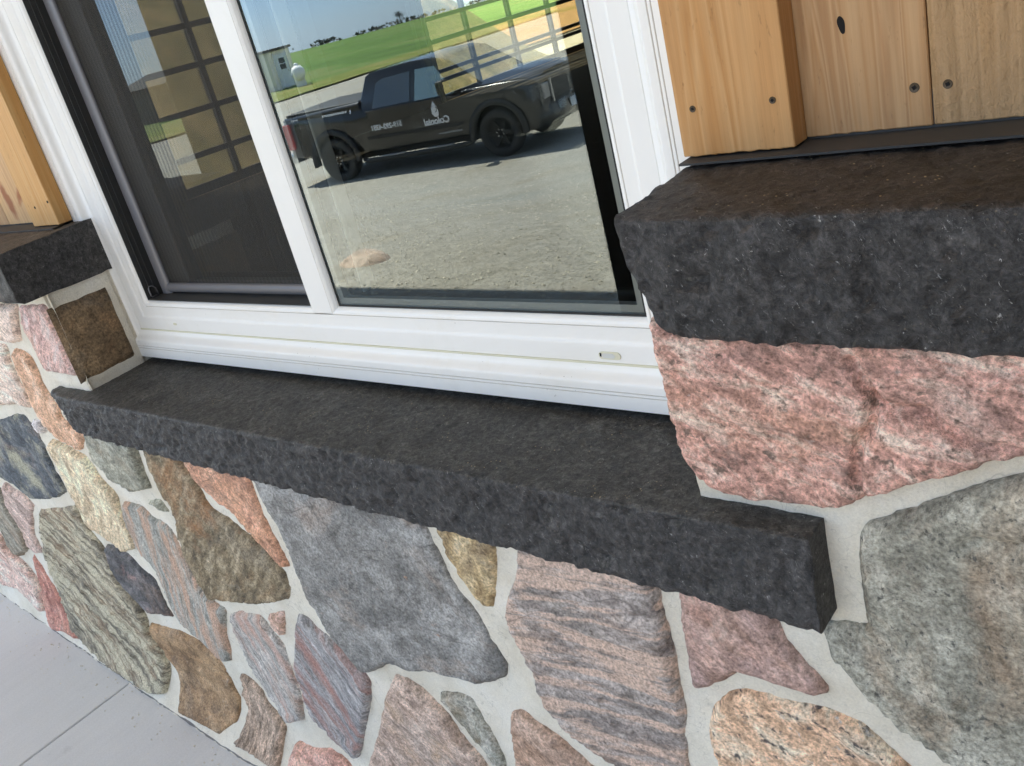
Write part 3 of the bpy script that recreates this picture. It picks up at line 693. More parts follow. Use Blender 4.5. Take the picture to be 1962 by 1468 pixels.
for i, (px, cols, mo_, so_, lab) in enumerate(STONES):
    poly = [on_y(u, v, YS) for (u, v) in px]
    zb = CAMZ - .585
    # stones that run up behind the sill's overhang
    poly = [(x, min(z + .045, zb)) if (z > CAMZ - .642 and z < CAMZ - .55 and -1.83 < x < -.335 and i not in (13,)) else (x, z) for x, z in poly]
    poly = [(x, max(z, .012)) for x, z in poly]
    if i == 33: poly = [(max(x, JR - .006), z) for x, z in poly]
    if i == 14: poly = [(min(x, JL + .002), z) for x, z in poly]
    traced.append(poly)
    a = principal(poly); k = dict(mo_); ang = k.pop('ang', -a)
    m = stone_mat('stone_%02d' % i, cols, ang=ang, **k)
    so2 = dict(so_); so2.setdefault('ang', a)
    cr_ = ()
    if i == 33:
        c1 = [on_y(u, v, YS) for u, v in ((1648,675),(1672,720),(1690,752),(1680,800),(1655,835),(1650,900),(1662,935))]
        c2 = [on_y(u, v, YS) for u, v in ((1690,752),(1720,772),(1770,775),(1810,800),(1850,825),(1905,845),(1962,850))]
        cr_ = ((c1, .007, .013), (c2, .008, .013))
    if i == 32:
        c1 = [on_y(u, v, YS) for u, v in ((1855,1032),(1890,1026),(1915,1036),(1962,1034))]
        c2 = [on_y(u, v, YS) for u, v in ((1640,1205),(1650,1225),(1675,1242))]
        cr_ = ((c1, .009, .010), (c2, .008, .009))
    big = max(p[0] for p in poly) - min(p[0] for p in poly) > .25
    stone(poly, m, wall, 1.3 + i * 2.7, res=.0042 if i == 33 else .0065 if big else .007, cracks=cr_, label=lab, back=.13 if i == 33 else .04, proud=(.016 if i == 33 else .009 if i == 32 else .003 + .004 * random.random()), **so2)

# jamb stone returning into the opening on the left: brown weathered face
g_j = stone_mat('stone_jamb', P3((84,68,46),(110,88,60),(128,104,72)), scale=12, stretch=1.2, patch=(S(146,116,84), 9, .6))
jb = MB(); nyj, nzj = 18, 22
for a in range(nyj + 1):
    for b in range(nzj + 1):
        y = .650 + .118 * a / nyj; z = CAMZ - .4715 + .147 * b / nzj
        ea = min(a, nyj - a) / 2.; eb = min(b, nzj - b) / 2.
        e_ = min(1, ea, eb); n = noise.fractal((y * 30, z * 30, 6), .9, 2, 4)
        jb.v.append((JL + .006 * e_ + .002 * n * e_ - .005, y, z + .002 * noise.noise((y * 60, z * 9, 1))))
jb.f = [(a * (nzj + 1) + b, (a + 1) * (nzj + 1) + b, (a + 1) * (nzj + 1) + b + 1, a * (nzj + 1) + b + 1) for a in range(nyj) for b in range(nzj)]
o = jb.build('jamb_stone', g_j, wall, smooth=True); o['label'] = 'brown weathered side of the corner stone in the window opening'
# mortar bedding around it
jm = MB().box(JL - .05, JL - .0035, .6605, .7785, CAMZ - .4995, CAMZ - .296)
jm.build('jamb_mortar', M['mortar'], wall, bevel=.002)
# filler stones outside the traced part (same wall, further along)
rng = random.Random(3)
seeds = []
for j in range(5):
    for i in range(50):
        seeds.append((-9.2 + i * .277 + rng.uniform(-.1, .1) + (j % 2) * .14, .1 + j * .2 + rng.uniform(-.07, .07)))
allpoly = traced + [[(-1.86, CAMZ - .62), (-.29, CAMZ - .62), (-.29, CAMZ - .46), (-1.86, CAMZ - .46)], [(JL - .01, CAMZ - .5), (JR + .01, CAMZ - .5), (JR + .01, 1.05), (JL - .01, 1.05)]]
fm = [stone_mat('stone_fill_%d' % i, c, stretch=2.5) for i, c in enumerate((P3((112,104,92),(140,132,118),(160,152,140)), P3((164,124,108),(188,150,132),(200,170,152)), P3((110,92,66),(138,116,86),(156,136,106)), P3((74,76,80),(98,100,102),(120,120,120)), P3((176,150,116),(198,174,140),(206,188,158))))]
def clip(poly, px, pz, nx, nz):
    out = []
    for i in range(len(poly)):
        a = poly[i - 1]; b = poly[i]
        da = (a[0] - px) * nx + (a[1] - pz) * nz; db = (b[0] - px) * nx + (b[1] - pz) * nz
        if da <= 0: out.append(a)
        if (da < 0) != (db < 0) and da != db:
            t = da / (da - db); out.append((a[0] + (b[0] - a[0]) * t, a[1] + (b[1] - a[1]) * t))
    return out
base_poly = list(allpoly)
for s, (sx, sz) in enumerate(seeds):
    cell = [(sx - .4, .015), (sx + .4, .015), (sx + .4, .985), (sx - .4, .985)]
    for (qx, qz) in seeds:
        if (qx, qz) == (sx, sz) or abs(qx - sx) > .8: continue
        dx, dz = qx - sx, qz - sz; L = math.hypot(dx, dz)
        cell = clip(cell, sx + dx / 2 - dx / L * .011, sz + dz / 2 - dz / L * .011, dx / L, dz / L)
        if len(cell) < 3: break
    if len(cell) < 3: continue
    ok = None
    for kf, (ox, oz) in [(1, (0, 0))] + [(k_, (ux * q_, uz * q_)) for k_ in (.75, .55, .4) for q_ in (0, .07) for ux, uz in ((-1, 0), (1, 0), (0, 1), (0, -1))]:
        cm_ = np.mean(cell, axis=0); tc = [(cm_[0] + (x - cm_[0]) * kf + ox, cm_[1] + (z - cm_[1]) * kf + oz) for x, z in cell]
        cp = np.array(resample(tc, .03, 0, 0)); cb_ = cp + (cp - cp.mean(0)) * (.02 if kf == 1 else .08); cc = np.vstack([cb_, cp * .5 + cp.mean(0) * .5, cp.mean(0)[None]])
        if cp[:, 0].max() > 4.5 or cp[:, 0].min() < -9.25 or cp[:, 1].max() > .985 or cp[:, 1].min() < .012: continue
        if any(inside(np.array(t), cc).any() or inside(cb_, np.array(t)).any() for t in (base_poly if kf == 1 else allpoly)): continue
        if cp[:, 0].max() - cp[:, 0].min() < .05: continue
        ok = tc; break
    if ok is None: continue
    cell = ok; allpoly.append(cell)
    stone(cell, fm[s % 5], wall, s * 1.7, res=.032, amp=.004)

# ------------------------------------------------------------------ black ledge stones and sill
def rock_block(name, x0, x1, prof, mat, label, cat, step=.005, amps=(.0065, .0012, .003), endfn=None, seed=0, group=None):
    """closed (y,z) profile swept along x, split faces broken like rock-faced stone"""
    n0 = len(prof); pts = []
    for i in range(n0):
        a = np.array(prof[i]); b = np.array(prof[(i + 1) % n0]); L = np.linalg.norm(b - a); k = max(1, int(L / step))
        nrm = np.array([(b - a)[1], -(b - a)[0]]) / (L + 1e-9)
        for j in range(k): pts.append((a + (b - a) * j / k, nrm))
    P = np.array([p for p, _ in pts]); N = np.array([n for _, n in pts])
    ctr = P.mean(0)
    if ((P - ctr) * N).sum() < 0: N = -N
    for _ in range(2):
        N = N * .5 + .25 * (np.roll(N, 1, 0) + np.roll(N, -1, 0)); P = P * .5 + .25 * (np.roll(P, 1, 0) + np.roll(P, -1, 0))
    N /= np.linalg.norm(N, axis=1)[:, None] + 1e-9
    xs = np.linspace(x0, x1, max(2, int((x1 - x0) / step))); m = len(P); mb = MB()
    for x in xs:
        for i in range(m):
            y, z = P[i]; ny, nz = N[i]
            wf_, wt_, wb_ = max(0, -ny) ** 2, max(0, nz) ** 2, max(0, -nz) ** 2
            amp = amps[0] * wf_ + amps[1] * wt_ + amps[2] * wb_
            if amp > 0:
                q = (x * 26, y * 26, z * 30 + seed)
                d = .55 * noise.fractal(q, .9, 2.1, 3) - 2.0 * max(0, abs(noise.noise((x * 48, z * 48, y * 48 + seed))) - .22) - 1.2 * max(0, noise.noise((x * 105, z * 105, y * 105)) - .25) + .35 * noise.noise((x * 140, y * 140, z * 140)) + .3 * noise.noise((x * 260, y * 260, z * 260))
                d += .45 * noise.noise((x * 9 + seed, y * 8, z * 12)) * wf_
                y += ny * amp * d; z += nz * amp * d
            xx = x
            if endfn: xx, y, z = endfn(x, y, z)
            mb.v.append((xx, y, z))
    nx = len(xs)
    mb.f = [(k * m + i, k * m + (i + 1) % m, (k + 1) * m + (i + 1) % m, (k + 1) * m + i) for k in range(nx - 1) for i in range(m)]
    mb.f += [tuple(range(m))[::-1], tuple(range((nx - 1) * m, nx * m))]
    o = mb.build(name, mat, smooth=False)
    o.data.polygons.foreach_set('use_smooth', [len(p.vertices) == 4 for p in o.data.polygons])
    return tag(o, label, cat, group)
zc = lambda v: CAMZ + v
def sill_end(x, y, z):
    t = (x + 1.832) / .10                       # broken left end: the nose rounds away
    if t < 1:
        k = (1 - max(0, t)) ** 2
        y += .018 * k * max(0, (.70 - y) / .08); z += .022 * k * max(0, min(1, (zc(-.51) - z) / .06)); x += .025 * k * max(0, min(1, (zc(-.50) - z) / .08))
    w = max(0, min(1, (zc(-.50) - z) / .075)); z += w * (.013 - .0235 * (x + 1.83) / 1.5)
    return x, y, z
sill = rock_block('window_sill', -1.832, -.319, [(.624, zc(-.492)), (.90, zc(-.484)), (.90, zc(-.576)), (.624, zc(-.584))], M['basalt'],
           'long black rock faced stone sill under the white window', 'window sill', .0045, (.0062, .0012, .0016), endfn=sill_end, seed=2)
def cap_end(x, y, z):
    t = (x + .444) / .06
    if t < 1:
        k = (1 - max(0, t)); f = max(0, (zc(-.205) - z) / .1); x += .024 * k * f * f + .006 * k * noise.noise((y * 40, z * 40, 3)); y += .014 * k * k * max(0, (.70 - y) / .1)
    return x, y, z
rock_block('ledge_stone', -.444, 4.5, [(.606, zc(-.195)), (.83, zc(-.1865)), (.83, zc(-.30)), (.606, zc(-.300))], M['basalt_r'],
           'black rock faced ledge stone right of the window above the salmon pink granite', 'ledge stone', .006, (.0085, .0022, .0016), cap_end, 11, 'black ledge stones')
rock_block('ledge_stone', -9.3, -1.70, [(.606, zc(-.2085)), (.83, zc(-.2035)), (.83, zc(-.3025)), (.606, zc(-.3005))], M['basalt_l'],
           'black ledge stone left of the window with its smooth cut end showing', 'ledge stone', .012, (.006, .002, .0016), None, 21, 'black ledge stones')
for side, (a, b, z, lab) in enumerate(((-.448, 4.5, -.1848, 'thin dark metal drip flashing lying on the right ledge stone'), (-9.3, -1.742, -.2028, 'thin dark metal drip flashing lying on the left ledge stone'))):
    fl = MB().add([(a, .735, zc(z - .0026)), (b, .735, zc(z - .0026)), (b, .735, zc(z - .0006)), (a, .735, zc(z - .0006)), (b, .7785, zc(z + .0004)), (a, .7785, zc(z + .0004)), (b, .7785, zc(z - .0012)), (a, .7785, zc(z - .0012))],
                  [(0, 1, 2, 3), (3, 2, 4, 5), (0, 7, 6, 1)])
    fl.box(a, b, .779, .781, zc(z - .001), zc(z + .03))
    tag(fl.build('drip_flashing', M['flashing']), lab, 'flashing', 'drip flashings')

# ------------------------------------------------------------------ board siding and trim battens
WB = {}
WB['bat_r'] = wood_mat('batten_right_wood', S(200, 158, 108), S(190, 142, 90), S(180, 130, 76), 26)
WB['bat_l'] = wood_mat('batten_left_wood', S(208, 168, 112), S(202, 156, 98), S(192, 142, 82), 20)
WB['b1'] = wood_mat('board_plain', S(190, 154, 112), S(174, 132, 88), S(168, 128, 88), 48)
WB['b2'] = wood_mat('board_sawn', S(186, 152, 112), S(174, 138, 96), S(162, 130, 92), 28, saw=1)
def lpt(u, v): return on_y(u, v, .7766)
sa_ = lpt(16, 385); sb_ = lpt(38, 362)
WB['b3'] = wood_mat('board_stained', S(206, 168, 122), S(200, 160, 112), S(190, 150, 104), 20,
                    stain=[(sa_[0], sa_[1], .018, .05, .12, S(140, 74, 34)), (sb_[0], sb_[1], .05, .013, .7, S(150, 84, 40))])
def screw(x, y, z, parent, r=.0052, tilt=0):
    q = MB()
    q.lathe([(-.001, r * 1.02), (.0004, r), (.0007, r * .9), (.0004, r * .6), (.0003, r * .5)], (x, y, z), (0, -1, 0), 18, True)
    s_ = q.build('screw', M['screw'], parent, smooth=False)
    h = r * .38; ca, sn = math.cos(tilt), math.sin(tilt)
    MB().prism([(x + (a * ca - b * sn) * h, z + (a * sn + b * ca) * h) for a, b in ((-1, -1), (1, -1), (1, 1), (-1, 1))], lambda p, d: (p[0], d, p[1]), y - .0009, y + .001).build('drive_recess', M['dark'], s_)
    return s_
def board(x0, x1, z0, z1, y0, th, mat, parent, name='board', seed=0):
    b = MB(); k = 40; bot = [(x0 + (x1 - x0) * i / k) for i in range(k + 1)]
    vs = []; fs = []
    for i, x in enumerate(bot):
        zz = z0 + .0009 * noise.noise((x * 160, seed, 0)) + .0006 * noise.noise((x * 500, seed, 2))
        vs += [(x, y0, zz), (x, y0 + th, zz), (x, y0 + th, z1), (x, y0, z1)]
    for i in range(k):
        a = i * 4; c = a + 4
        fs += [(a, c, c + 3, a + 3), (a + 1, a + 2, c + 2, c + 1), (a, a + 1, c + 1, c), (a + 3, c + 3, c + 2, a + 2)]
    fs += [(0, 3, 2, 1), (k * 4, k * 4 + 1, k * 4 + 2, k * 4 + 3)]
    return b.add(vs, fs).build(name, mat, parent, bevel=.0009, seg=1)
sr = tag(empty('board_siding', (0, 0, 0)), 'rough vertical pine board siding right of the window', 'siding', 'pine board siding')
xb_ = [-.452, -.2412] + [-.24 + .205 * i for i in range(1, 24)]
for i in range(len(xb_) - 1):
    if xb_[i + 1] > 4.55: break
    bo = board(xb_[i] + (.0006 if i else 0), xb_[i + 1] - .0006, zc(-.1823), 2.93, .7766, .022, WB['b1'] if i == 0 else (WB['b2'] if i == 1 else WB[('b1', 'b2')[i % 2]]), sr, seed=i)
    if i == 0:
        x, z = on_y(1752, 168, .7766); screw(x, .7766, z, bo, .0039, .5)
        x, z = on_y(1612, 48, .7766)
        h_ = MB().prism([(x + .0029 * math.cos(t) * (1 + .12 * math.sin(3 * t)) - .0009 * math.sin(t), z + .0070 * math.sin(t)) for t in np.linspace(0, 2 * math.pi, 26)[:-1]], lambda p, d: (p[0], d, p[1]), .7763, .779)
        h_.build('knot_hole', M['dark'], bo)
    if i == 1:
        x, z = on_y(1816, 161, .7766); screw(x, .7766, z, bo, .0036, .3)
    if i > 2: screw(xb_[i] + .03, .7766, zc(-.12), bo, .006)
def batten(x0, x1, zb_, mat, label):
    r = board(x0, x1, zb_, 2.93, .75, .0262, mat, None, 'window_trim', seed=x0)
    tag(r, label, 'trim board', 'window trim boards'); return r
br_ = batten(-.4503, -.344, zc(-.1832), WB['bat_r'], 'honey coloured pine trim board along the right side of the window')
for (u, v, t) in ((1327, 209, .1), (1480, 192, .7)):
    x, z = on_y(u, v, .75); screw(x, .75, z, br_, .0030, t)
sl = tag(empty('board_siding', (0, 0, 0)), 'rough vertical pine board siding left of the window with a rusty chevron stain', 'siding', 'pine board siding')
xe = [-1.75, -1.80, -2.02] + [-2.02 - .205 * i for i in range(1, 36)]
for i in range(len(xe) - 1):
    if xe[i + 1] < -9.35: break
    board(xe[i + 1] + .0006, xe[i] - .0006, zc(-.2005), 2.93, .7766, .022, WB['b3'] if i < 2 else WB[('b1', 'b2')[i % 2]], sl, seed=i + 40)
bl_ = batten(-1.8475, -1.7415, zc(-.2012), WB['bat_l'], 'honey coloured pine trim board along the left side of the window')
for (u, v) in ((67, 398), (91, 387)):
    x, z = on_y(u, v, .75); screw(x, .75, z, bl_, .0026, .2)
sh = tag(empty('board_siding', (0, 0, 0)), 'rough vertical pine board siding above the window', 'siding', 'pine board siding')
for i in range(6): board(-1.742 + i * .2153, -1.742 + (i + 1) * .2153 - .001, Z1 - .01, 2.93, .7766, .022, WB[('b1', 'b2')[i % 2]], sh, seed=80 + i)

# ------------------------------------------------------------------ window
win = tag(empty('sliding_window', (0, 0, 0)), 'white vinyl sliding window with insect screen on its left half', 'window')
def ring(prof, x0, x1, z0, z1, close=False):
    b = MB(); n = len(prof)
    for (o_, y) in prof: b.v += [(x0 + o_, y, z0 + o_), (x1 - o_, y, z0 + o_), (x1 - o_, y, z1 - o_), (x0 + o_, y, z1 - o_)]
    for i in range(n if close else n - 1):
        j = (i + 1) % n
        for k in range(4):
            l = (k + 1) % 4; b.f.append((i * 4 + k, i * 4 + l, j * 4 + l, j * 4 + k))
    return b
def groove(o_, w=.0007, d=.0014, y=.777): return [(o_ - w, y), (o_ - w * .5, y + d), (o_ + w * .5, y + d), (o_ + w, y)]
prof = [(0, .81), (0, .7785), (.0004, .7774), (.0015, .777)] + groove(.0186) + groove(.0231) + \
       [(.0305, .777), (.0325, .7773), (.0345, .7785), (.0362, .7805), (.0385, .7842), (.0415, .7875), (.0455, .7902), (.0515, .7922),
        (.052, .7932), (.0526, .7925), (.0735, .7925), (.0755, .7928), (.0775, .7942), (.079, .7952), (.081, .7955)] + groove(.097, .0006, .0012, .7955) + \
       [(.0985, .7955), (.1005, .796), (.1035, .7985), (.1058, .8015), (.107, .8045), (.107, .87), (.05, .87), (.05, .81)]
fr_ = ring(prof, X0, X1, Z0, Z1, True).build('frame', M['vinyl'], win)
fr_.data.polygons.foreach_set('use_smooth', [True] * len(fr_.data.polygons))
md = fr_.modifiers.new('split', 'EDGE_SPLIT'); md.split_angle = math.radians(38)
ring([(.0178, .7782), (.0194, .7782)], X0, X1, Z0, Z1).build('groove', M['grooveline'], fr_)
ring([(.0223, .7782), (.0239, .7782)], X0, X1, Z0, Z1).build('groove', M['grooveline'], fr_)
ring([(.0964, .7965), (.0976, .7965)], X0, X1, Z0, Z1).build('groove', M['grooveline'], fr_)
MB().box(X0 + .052, X1 - .052, .7905, .793, Z0 + .0506, Z0 + .053).build('caulk_bead', M['caulk'], fr_)
# weep hole cover near the right end of the bottom rail
wx0, wz = on_y(1150, 690, .7924); wx1, _ = on_y(1192, 692, .7924); wz = Z0 + .062
def stad(x0, x1, zc_, h, n=8):
    r = h / 2; L = [(x1 - r + r * math.cos(a), zc_ + r * math.sin(a)) for a in np.linspace(-math.pi / 2, math.pi / 2, n)]
    return L + [(x0 + r + r * math.cos(a), zc_ + r * math.sin(a)) for a in np.linspace(math.pi / 2, 1.5 * math.pi, n)]
wc = MB().prism(stad(wx0, wx1, wz, .0095), lambda p, d: (p[0], d, p[1]), .7909, .793).build('weep_cover', M['caulk'], win, bevel=.0006)
MB().prism(stad(wx0 + .004, wx1 - .007, wz, .006, 3), lambda p, d: (p[0], d, p[1]), .7905, .792).build('weep_flap', M['innerwhite'], wc, bevel=.0003)
MB().box(wx0 + .0025, wx0 + .0048, .7903, .792, wz - .001, wz + .0032).build('weep_slot', M['dark'], wc)
MB().prism(stad(-1.567, -1.556, Z0 + .066, .0045, 4), lambda p, d: (p[0], d, p[1]), .7917, .793).build('screw_cap', M['caulk'], win)
# mullion
ML, MG, MR = -1.1495, -1.102, -1.0928
zb0, zb1 = Z0 + .0975, Z1 - .0975
mp_ = [(ML, .83), (ML, .7968), (ML + .0012, .7955), (MG - .0006, .7955), (MG - .0003, .7967), (MG + .0003, .7967), (MG + .0006, .7955), (MG + .002, .7956), (MG + .005, .7978), (MR - .0015, .801), (MR, .8045), (MR, .87), (ML, .87)]
mu = MB().prism(mp_, lambda p, d: (p[0], p[1], d), zb0, zb1).build('mullion', M['vinyl'], win)
MB().box(MG - .0005, MG + .0005, .7964, .7968, zb0, zb1).build('groove', M['grooveline'], mu)
# fixed double pane
gx0, gx1, gz0, gz1 = MR - .004, X1 - .107 + .004, Z0 + .103, Z1 - .103
MB().add([(gx0, .8050, gz0), (gx1, .8050, gz0), (gx1, .8050, gz1), (gx0, .8050, gz1)], [(0, 1, 2, 3)]).build('outer_pane', M['glass1'], win)
TILT = math.tan(math.radians(.42)); xm = (gx0 + gx1) / 2
MB().add([(x, .8245 + TILT * (x - xm), z) for x, z in ((gx0, gz0), (gx1, gz0), (gx1, gz1), (gx0, gz1))], [(0, 1, 2, 3)]).build('inner_pane', M['glass2'], win)
def rring(x0, x1, z0, z1, w, y0, y1):
    return MB().box(x0, x0 + w, y0, y1, z0, z1).box(x1 - w, x1, y0, y1, z0, z1).box(x0 + w, x1 - w, y0, y1, z0, z0 + w).box(x0 + w, x1 - w, y0, y1, z1 - w, z1)
rring(MR + .0002, X1 - .1072, Z0 + .1072, Z1 - .1072, .0022, .8036, .8047).build('gasket', M['gasket'], win)
rring(MR, X1 - .107, Z0 + .107, Z1 - .107, .0125, .8075, .8175).build('spacer', M['spacer'], win)
rring(MR - .002, X1 - .1, Z0 + .1, Z1 - .1, .012, .83, .868).build('rear_stop', M['gasket'], win)
# sliding sash behind
sash = MB()
sx0, sx1, sz0, sz1 = X0 + .107, -1.081, Z0 + .107, Z1 - .107
sash.box(sx0, -1.552, .846, .874, sz0, sz1).box(-1.552, -1.118, .846, .874, sz0, sz0 + .018).box(-1.552, -1.118, .846, .874, sz1 - .03, sz1)
sa = sash.build('sash', M['sash'], win, bevel=.002)
MB().box(-1.118, -1.081, .8461, .874, sz0, sz1).build('meeting_stile', M['innerwhite'], sa, bevel=.003)
MB().add([(-1.553, .860, sz0 + .015), (-1.117, .860, sz0 + .015), (-1.117, .860, sz1 - .02), (-1.553, .860, sz1 - .02)], [(0, 1, 2, 3)]).build('sash_pane', M['glass3'], sa)
# insect screen
scr = empty('insect_screen', (0, 0, 0)); scr.parent = win
cx0, cx1, cz0, cz1 = X0 + .1078, ML - .0008, Z0 + .1078, Z1 - .1078
ch = MB()
ch.box(cx0, cx0 + .0012, .7995, .845, cz0, cz1).box(cx0, cx1, .7995, .845, cz0, cz0 + .0012).box(cx1 - .0012, cx1, .802, .845, cz0, cz1).box(cx0, cx1, .7995, .845, cz1 - .0012, cz1)
ch.box(cx0 + .0012, cx0 + .0032, .809, .811, cz0, cz1).box(cx0 + .0012, cx0 + .0028, .819, .8205, cz0, cz1)
ch.build('channel', M['chan'], scr)
def halfpipe(x0, x1, y, axis, lo, hi, n=10):
    b = MB(); pr_ = [(x0 + (x1 - x0) * (1 - math.cos(math.pi * k / n)) / 2, y - .007 * math.sin(math.pi * k / n) ** .7 if 0 < k < n else y) for k in range(n + 1)]
    for (p, yy) in pr_:
        b.v += [(p, yy, lo), (p, yy, hi)] if axis == 'z' else [(lo, yy, p), (hi, yy, p)]
    b.f = [(2 * i, 2 * i + 1, 2 * i + 3, 2 * i + 2) for i in range(n)]; return b
halfpipe(cx0 + .004, cx0 + .036, .834, 'z', cz0 + .002, cz1 - .002).build('screen_stile', M['scrframe'], scr, smooth=True)
halfpipe(cx1 - .020, cx1 - .003, .834, 'z', cz0 + .002, cz1 - .002).build('screen_stile', M['scrframe'], scr, smooth=True)
halfpipe(cz0 + .004, cz0 + .0215, .8338, 'x', cx0 + .03, cx1 - .01).build('screen_rail', M['scrframe'], scr, smooth=True)
halfpipe(cz1 - .0215, cz1 - .004, .8338, 'x', cx0 + .03, cx1 - .01).build('screen_rail', M['scrframe'], scr, smooth=True)
MB().add([(cx0 + .03, .8352, cz0 + .015), (cx1 - .01, .8352, cz0 + .015), (cx1 - .01, .8352, cz1 - .015), (cx0 + .03, .8352, cz1 - .015)], [(0, 1, 2, 3)]).build('mesh', M['mesh'], scr)
px_, pz_ = cx0 + .004, cz0 + .0035
tabp = [(px_ + .001, .8215, pz_), (px_ + .001, .808, pz_), (px_ + .001, .806, pz_ + .003), (px_ + .001, .806, pz_ + .016), (px_ + .001, .8085, pz_ + .0195), (px_ + .001, .815, pz_ + .019), (px_ + .001, .82, pz_ + .013), (px_ + .001, .8215, pz_)]
MB().tube(tabp, .0012, 6).build('pull_tab', M['scrframe'], scr, smooth=True)

# ------------------------------------------------------------------ pickup truck mirrored in the pane
PT = NG('black_paint'); M['paint'] = PT.pbr(S(13, 14, 16), .25, None, 0, .6)
M['plastic'] = flat('black_plastic', S(38, 38, 38), .55)
M['tyre'] = flat('tyre_rubber', S(52, 51, 50), .8)
M['rim'] = flat('dark_rim', S(40, 40, 41), .35, .6)
M['chrome'] = flat('chrome', S(190, 192, 195), .18, .9, var=.03)
M['tglass'] = NG('truck_glass').pbr(S(98, 107, 114), .08, None, .4, .3)  # grey base colour stands in for sky mirrored in the glass
M['tglass2'] = NG('truck_front_glass').pbr(S(152, 174, 174), .10, None, .55, .3)  # paler teal base stands in for the brighter reflection in the front window
M['red'] = flat('tail_lamp_red', S(170, 28, 34), .3, coat=.5)
M['lamp'] = flat('headlamp', S(150, 150, 148), .2, coat=.8)
M['white'] = flat('white_vinyl_lettering', S(232, 234, 236), .5)
M['silver'] = flat('silver_lettering', S(150, 152, 154), .5)
M['plate'] = flat('licence_plate', S(196, 208, 220), .5)
H_ = 2.82; mid = np.array([-13.1227, 12.5671]); axd = np.array([.98279, .18472])
YG = .805
tr_loc = (float(mid[0]), float(2 * YG - mid[1]), CAMZ - H_)
tr_rot = math.atan2(-axd[1], axd[0])
truck = tag(empty('pickup_truck', tr_loc, tr_rot), 'black crew cab pickup truck with white door lettering parked on the gravel', 'pickup truck')
# local frame: x forward, y to the left side (towards the building); y = 0 is the left wheel contact line -> body centre at y = -0.86
YC = -.86
def hw(z): return 1.0 - .10 * max(0, (z - 1.22) / .7) ** 1.2 * 2.1 - .05 * max(0, (.75 - z) / .4)
def pillow(poly, layers):
    n = len(poly); b = MB(); P = np.array(poly)
    t = np.roll(P, -1, 0) - np.roll(P, 1, 0); nn = np.stack([t[:, 1], -t[:, 0]], 1); nn /= np.linalg.norm(nn, axis=1)[:, None] + 1e-9
    area = sum(P[i - 1][0] * P[i][1] - P[i][0] * P[i - 1][1] for i in range(n))
    if area < 0: nn = -nn
    for (f, ins) in layers:
        for i in range(n):
            x, z = P[i] - nn[i] * ins
            b.v.append((x, YC + f * hw(z), z))
    for k in range(len(layers) - 1):
        for i in range(n):
            j = (i + 1) % n; b.f.append((k * n + i, k * n + j, (k + 1) * n + j, (k + 1) * n + i))
    b.f += [tuple(range(n))[::-1], tuple(range((len(layers) - 1) * n, len(layers) * n))]
    return b
def arc(cx, cz, r, a0, a1, n=14): return [(cx + r * math.cos(a), cz + r * math.sin(a)) for a in np.linspace(a0, a1, n)]
WX = 1.876; WR = .425
body = [(-2.98, .62), (-2.98, 1.36), (-2.95, 1.39), (-1.02, 1.43), (-.98, 1.24), (1.25, 1.22), (1.3, 1.27), (2.1, 1.27), (2.66, 1.25), (2.80, 1.18), (2.84, .62), (2.7, .55), (2.45, .5)] + \
       arc(WX, .43, .53, 0.12, math.pi - .12) + [(1.3, .46), (-1.3, .46)] + arc(-WX, .43, .53, .12, math.pi - .12) + [(-2.5, .55)]
LAY = [(-1.0, .045), (-.985, .015), (-.955, 0), (.955, 0), (.985, .015), (1.0, .045)]
pillow(body, LAY).build('body', M['paint'], truck, smooth=True, bevel=0)
bo_ = truck.children[-1]; md = bo_.modifiers.new('split', 'EDGE_SPLIT'); md.split_angle = math.radians(35)
cab = [(-1.0, 1.2), (-.97, 1.45), (-.80, 1.83), (-.66, 1.885), (.2, 1.92), (.75, 1.90), (1.0, 1.83), (1.25, 1.62), (1.72, 1.26), (1.72, 1.2)]
ca_ = pillow(cab, [(-.97, .03), (-.95, 0), (.95, 0), (.97, .03)]).build('cab', M['paint'], truck, smooth=True)
md = ca_.modifiers.new('split', 'EDGE_SPLIT'); md.split_angle = math.radians(30)
# hood with a power bulge
b = MB(); xs_ = np.linspace(1.28, 2.74, 12); ysl = np.linspace(-.93, .93, 13)
for x in xs_:
    for y in ysl:
        t = (x - 1.28) / 1.46
        z = 1.285 - .02 * t ** 2 + .075 * (1 - abs(y / .93) ** 4) * (1 - .45 * t ** 3) + (.03 if abs(y) < .5 else 0) - (.07 * max(0, t - .9) / .1)
        b.v.append((x, YC + y, z))
b.f = [(i * 13 + j, i * 13 + j + 1, (i + 1) * 13 + j + 1, (i + 1) * 13 + j) for i in range(11) for j in range(12)]
b.build('hood', M['paint'], truck, smooth=True)
def sidepanel(poly, off, th=.012, s=1):
    b = MB(); n = len(poly)
    if off == 'win':
        b.v = [(x, YC + s * (.97 * hw(z) + .008), z) for x, z in poly] + [(x, YC + s * (.97 * hw(z) - .01), z) for x, z in poly]
    else: b.v = [(x, YC + s * (hw(z) + off), z) for x, z in poly] + [(x, YC + s * (hw(z) + off - th), z) for x, z in poly]
    b.f = [tuple(range(n)), tuple(range(n, 2 * n))[::-1]] + [(i, (i + 1) % n, n + (i + 1) % n, n + i) for i in range(n)]
    return b
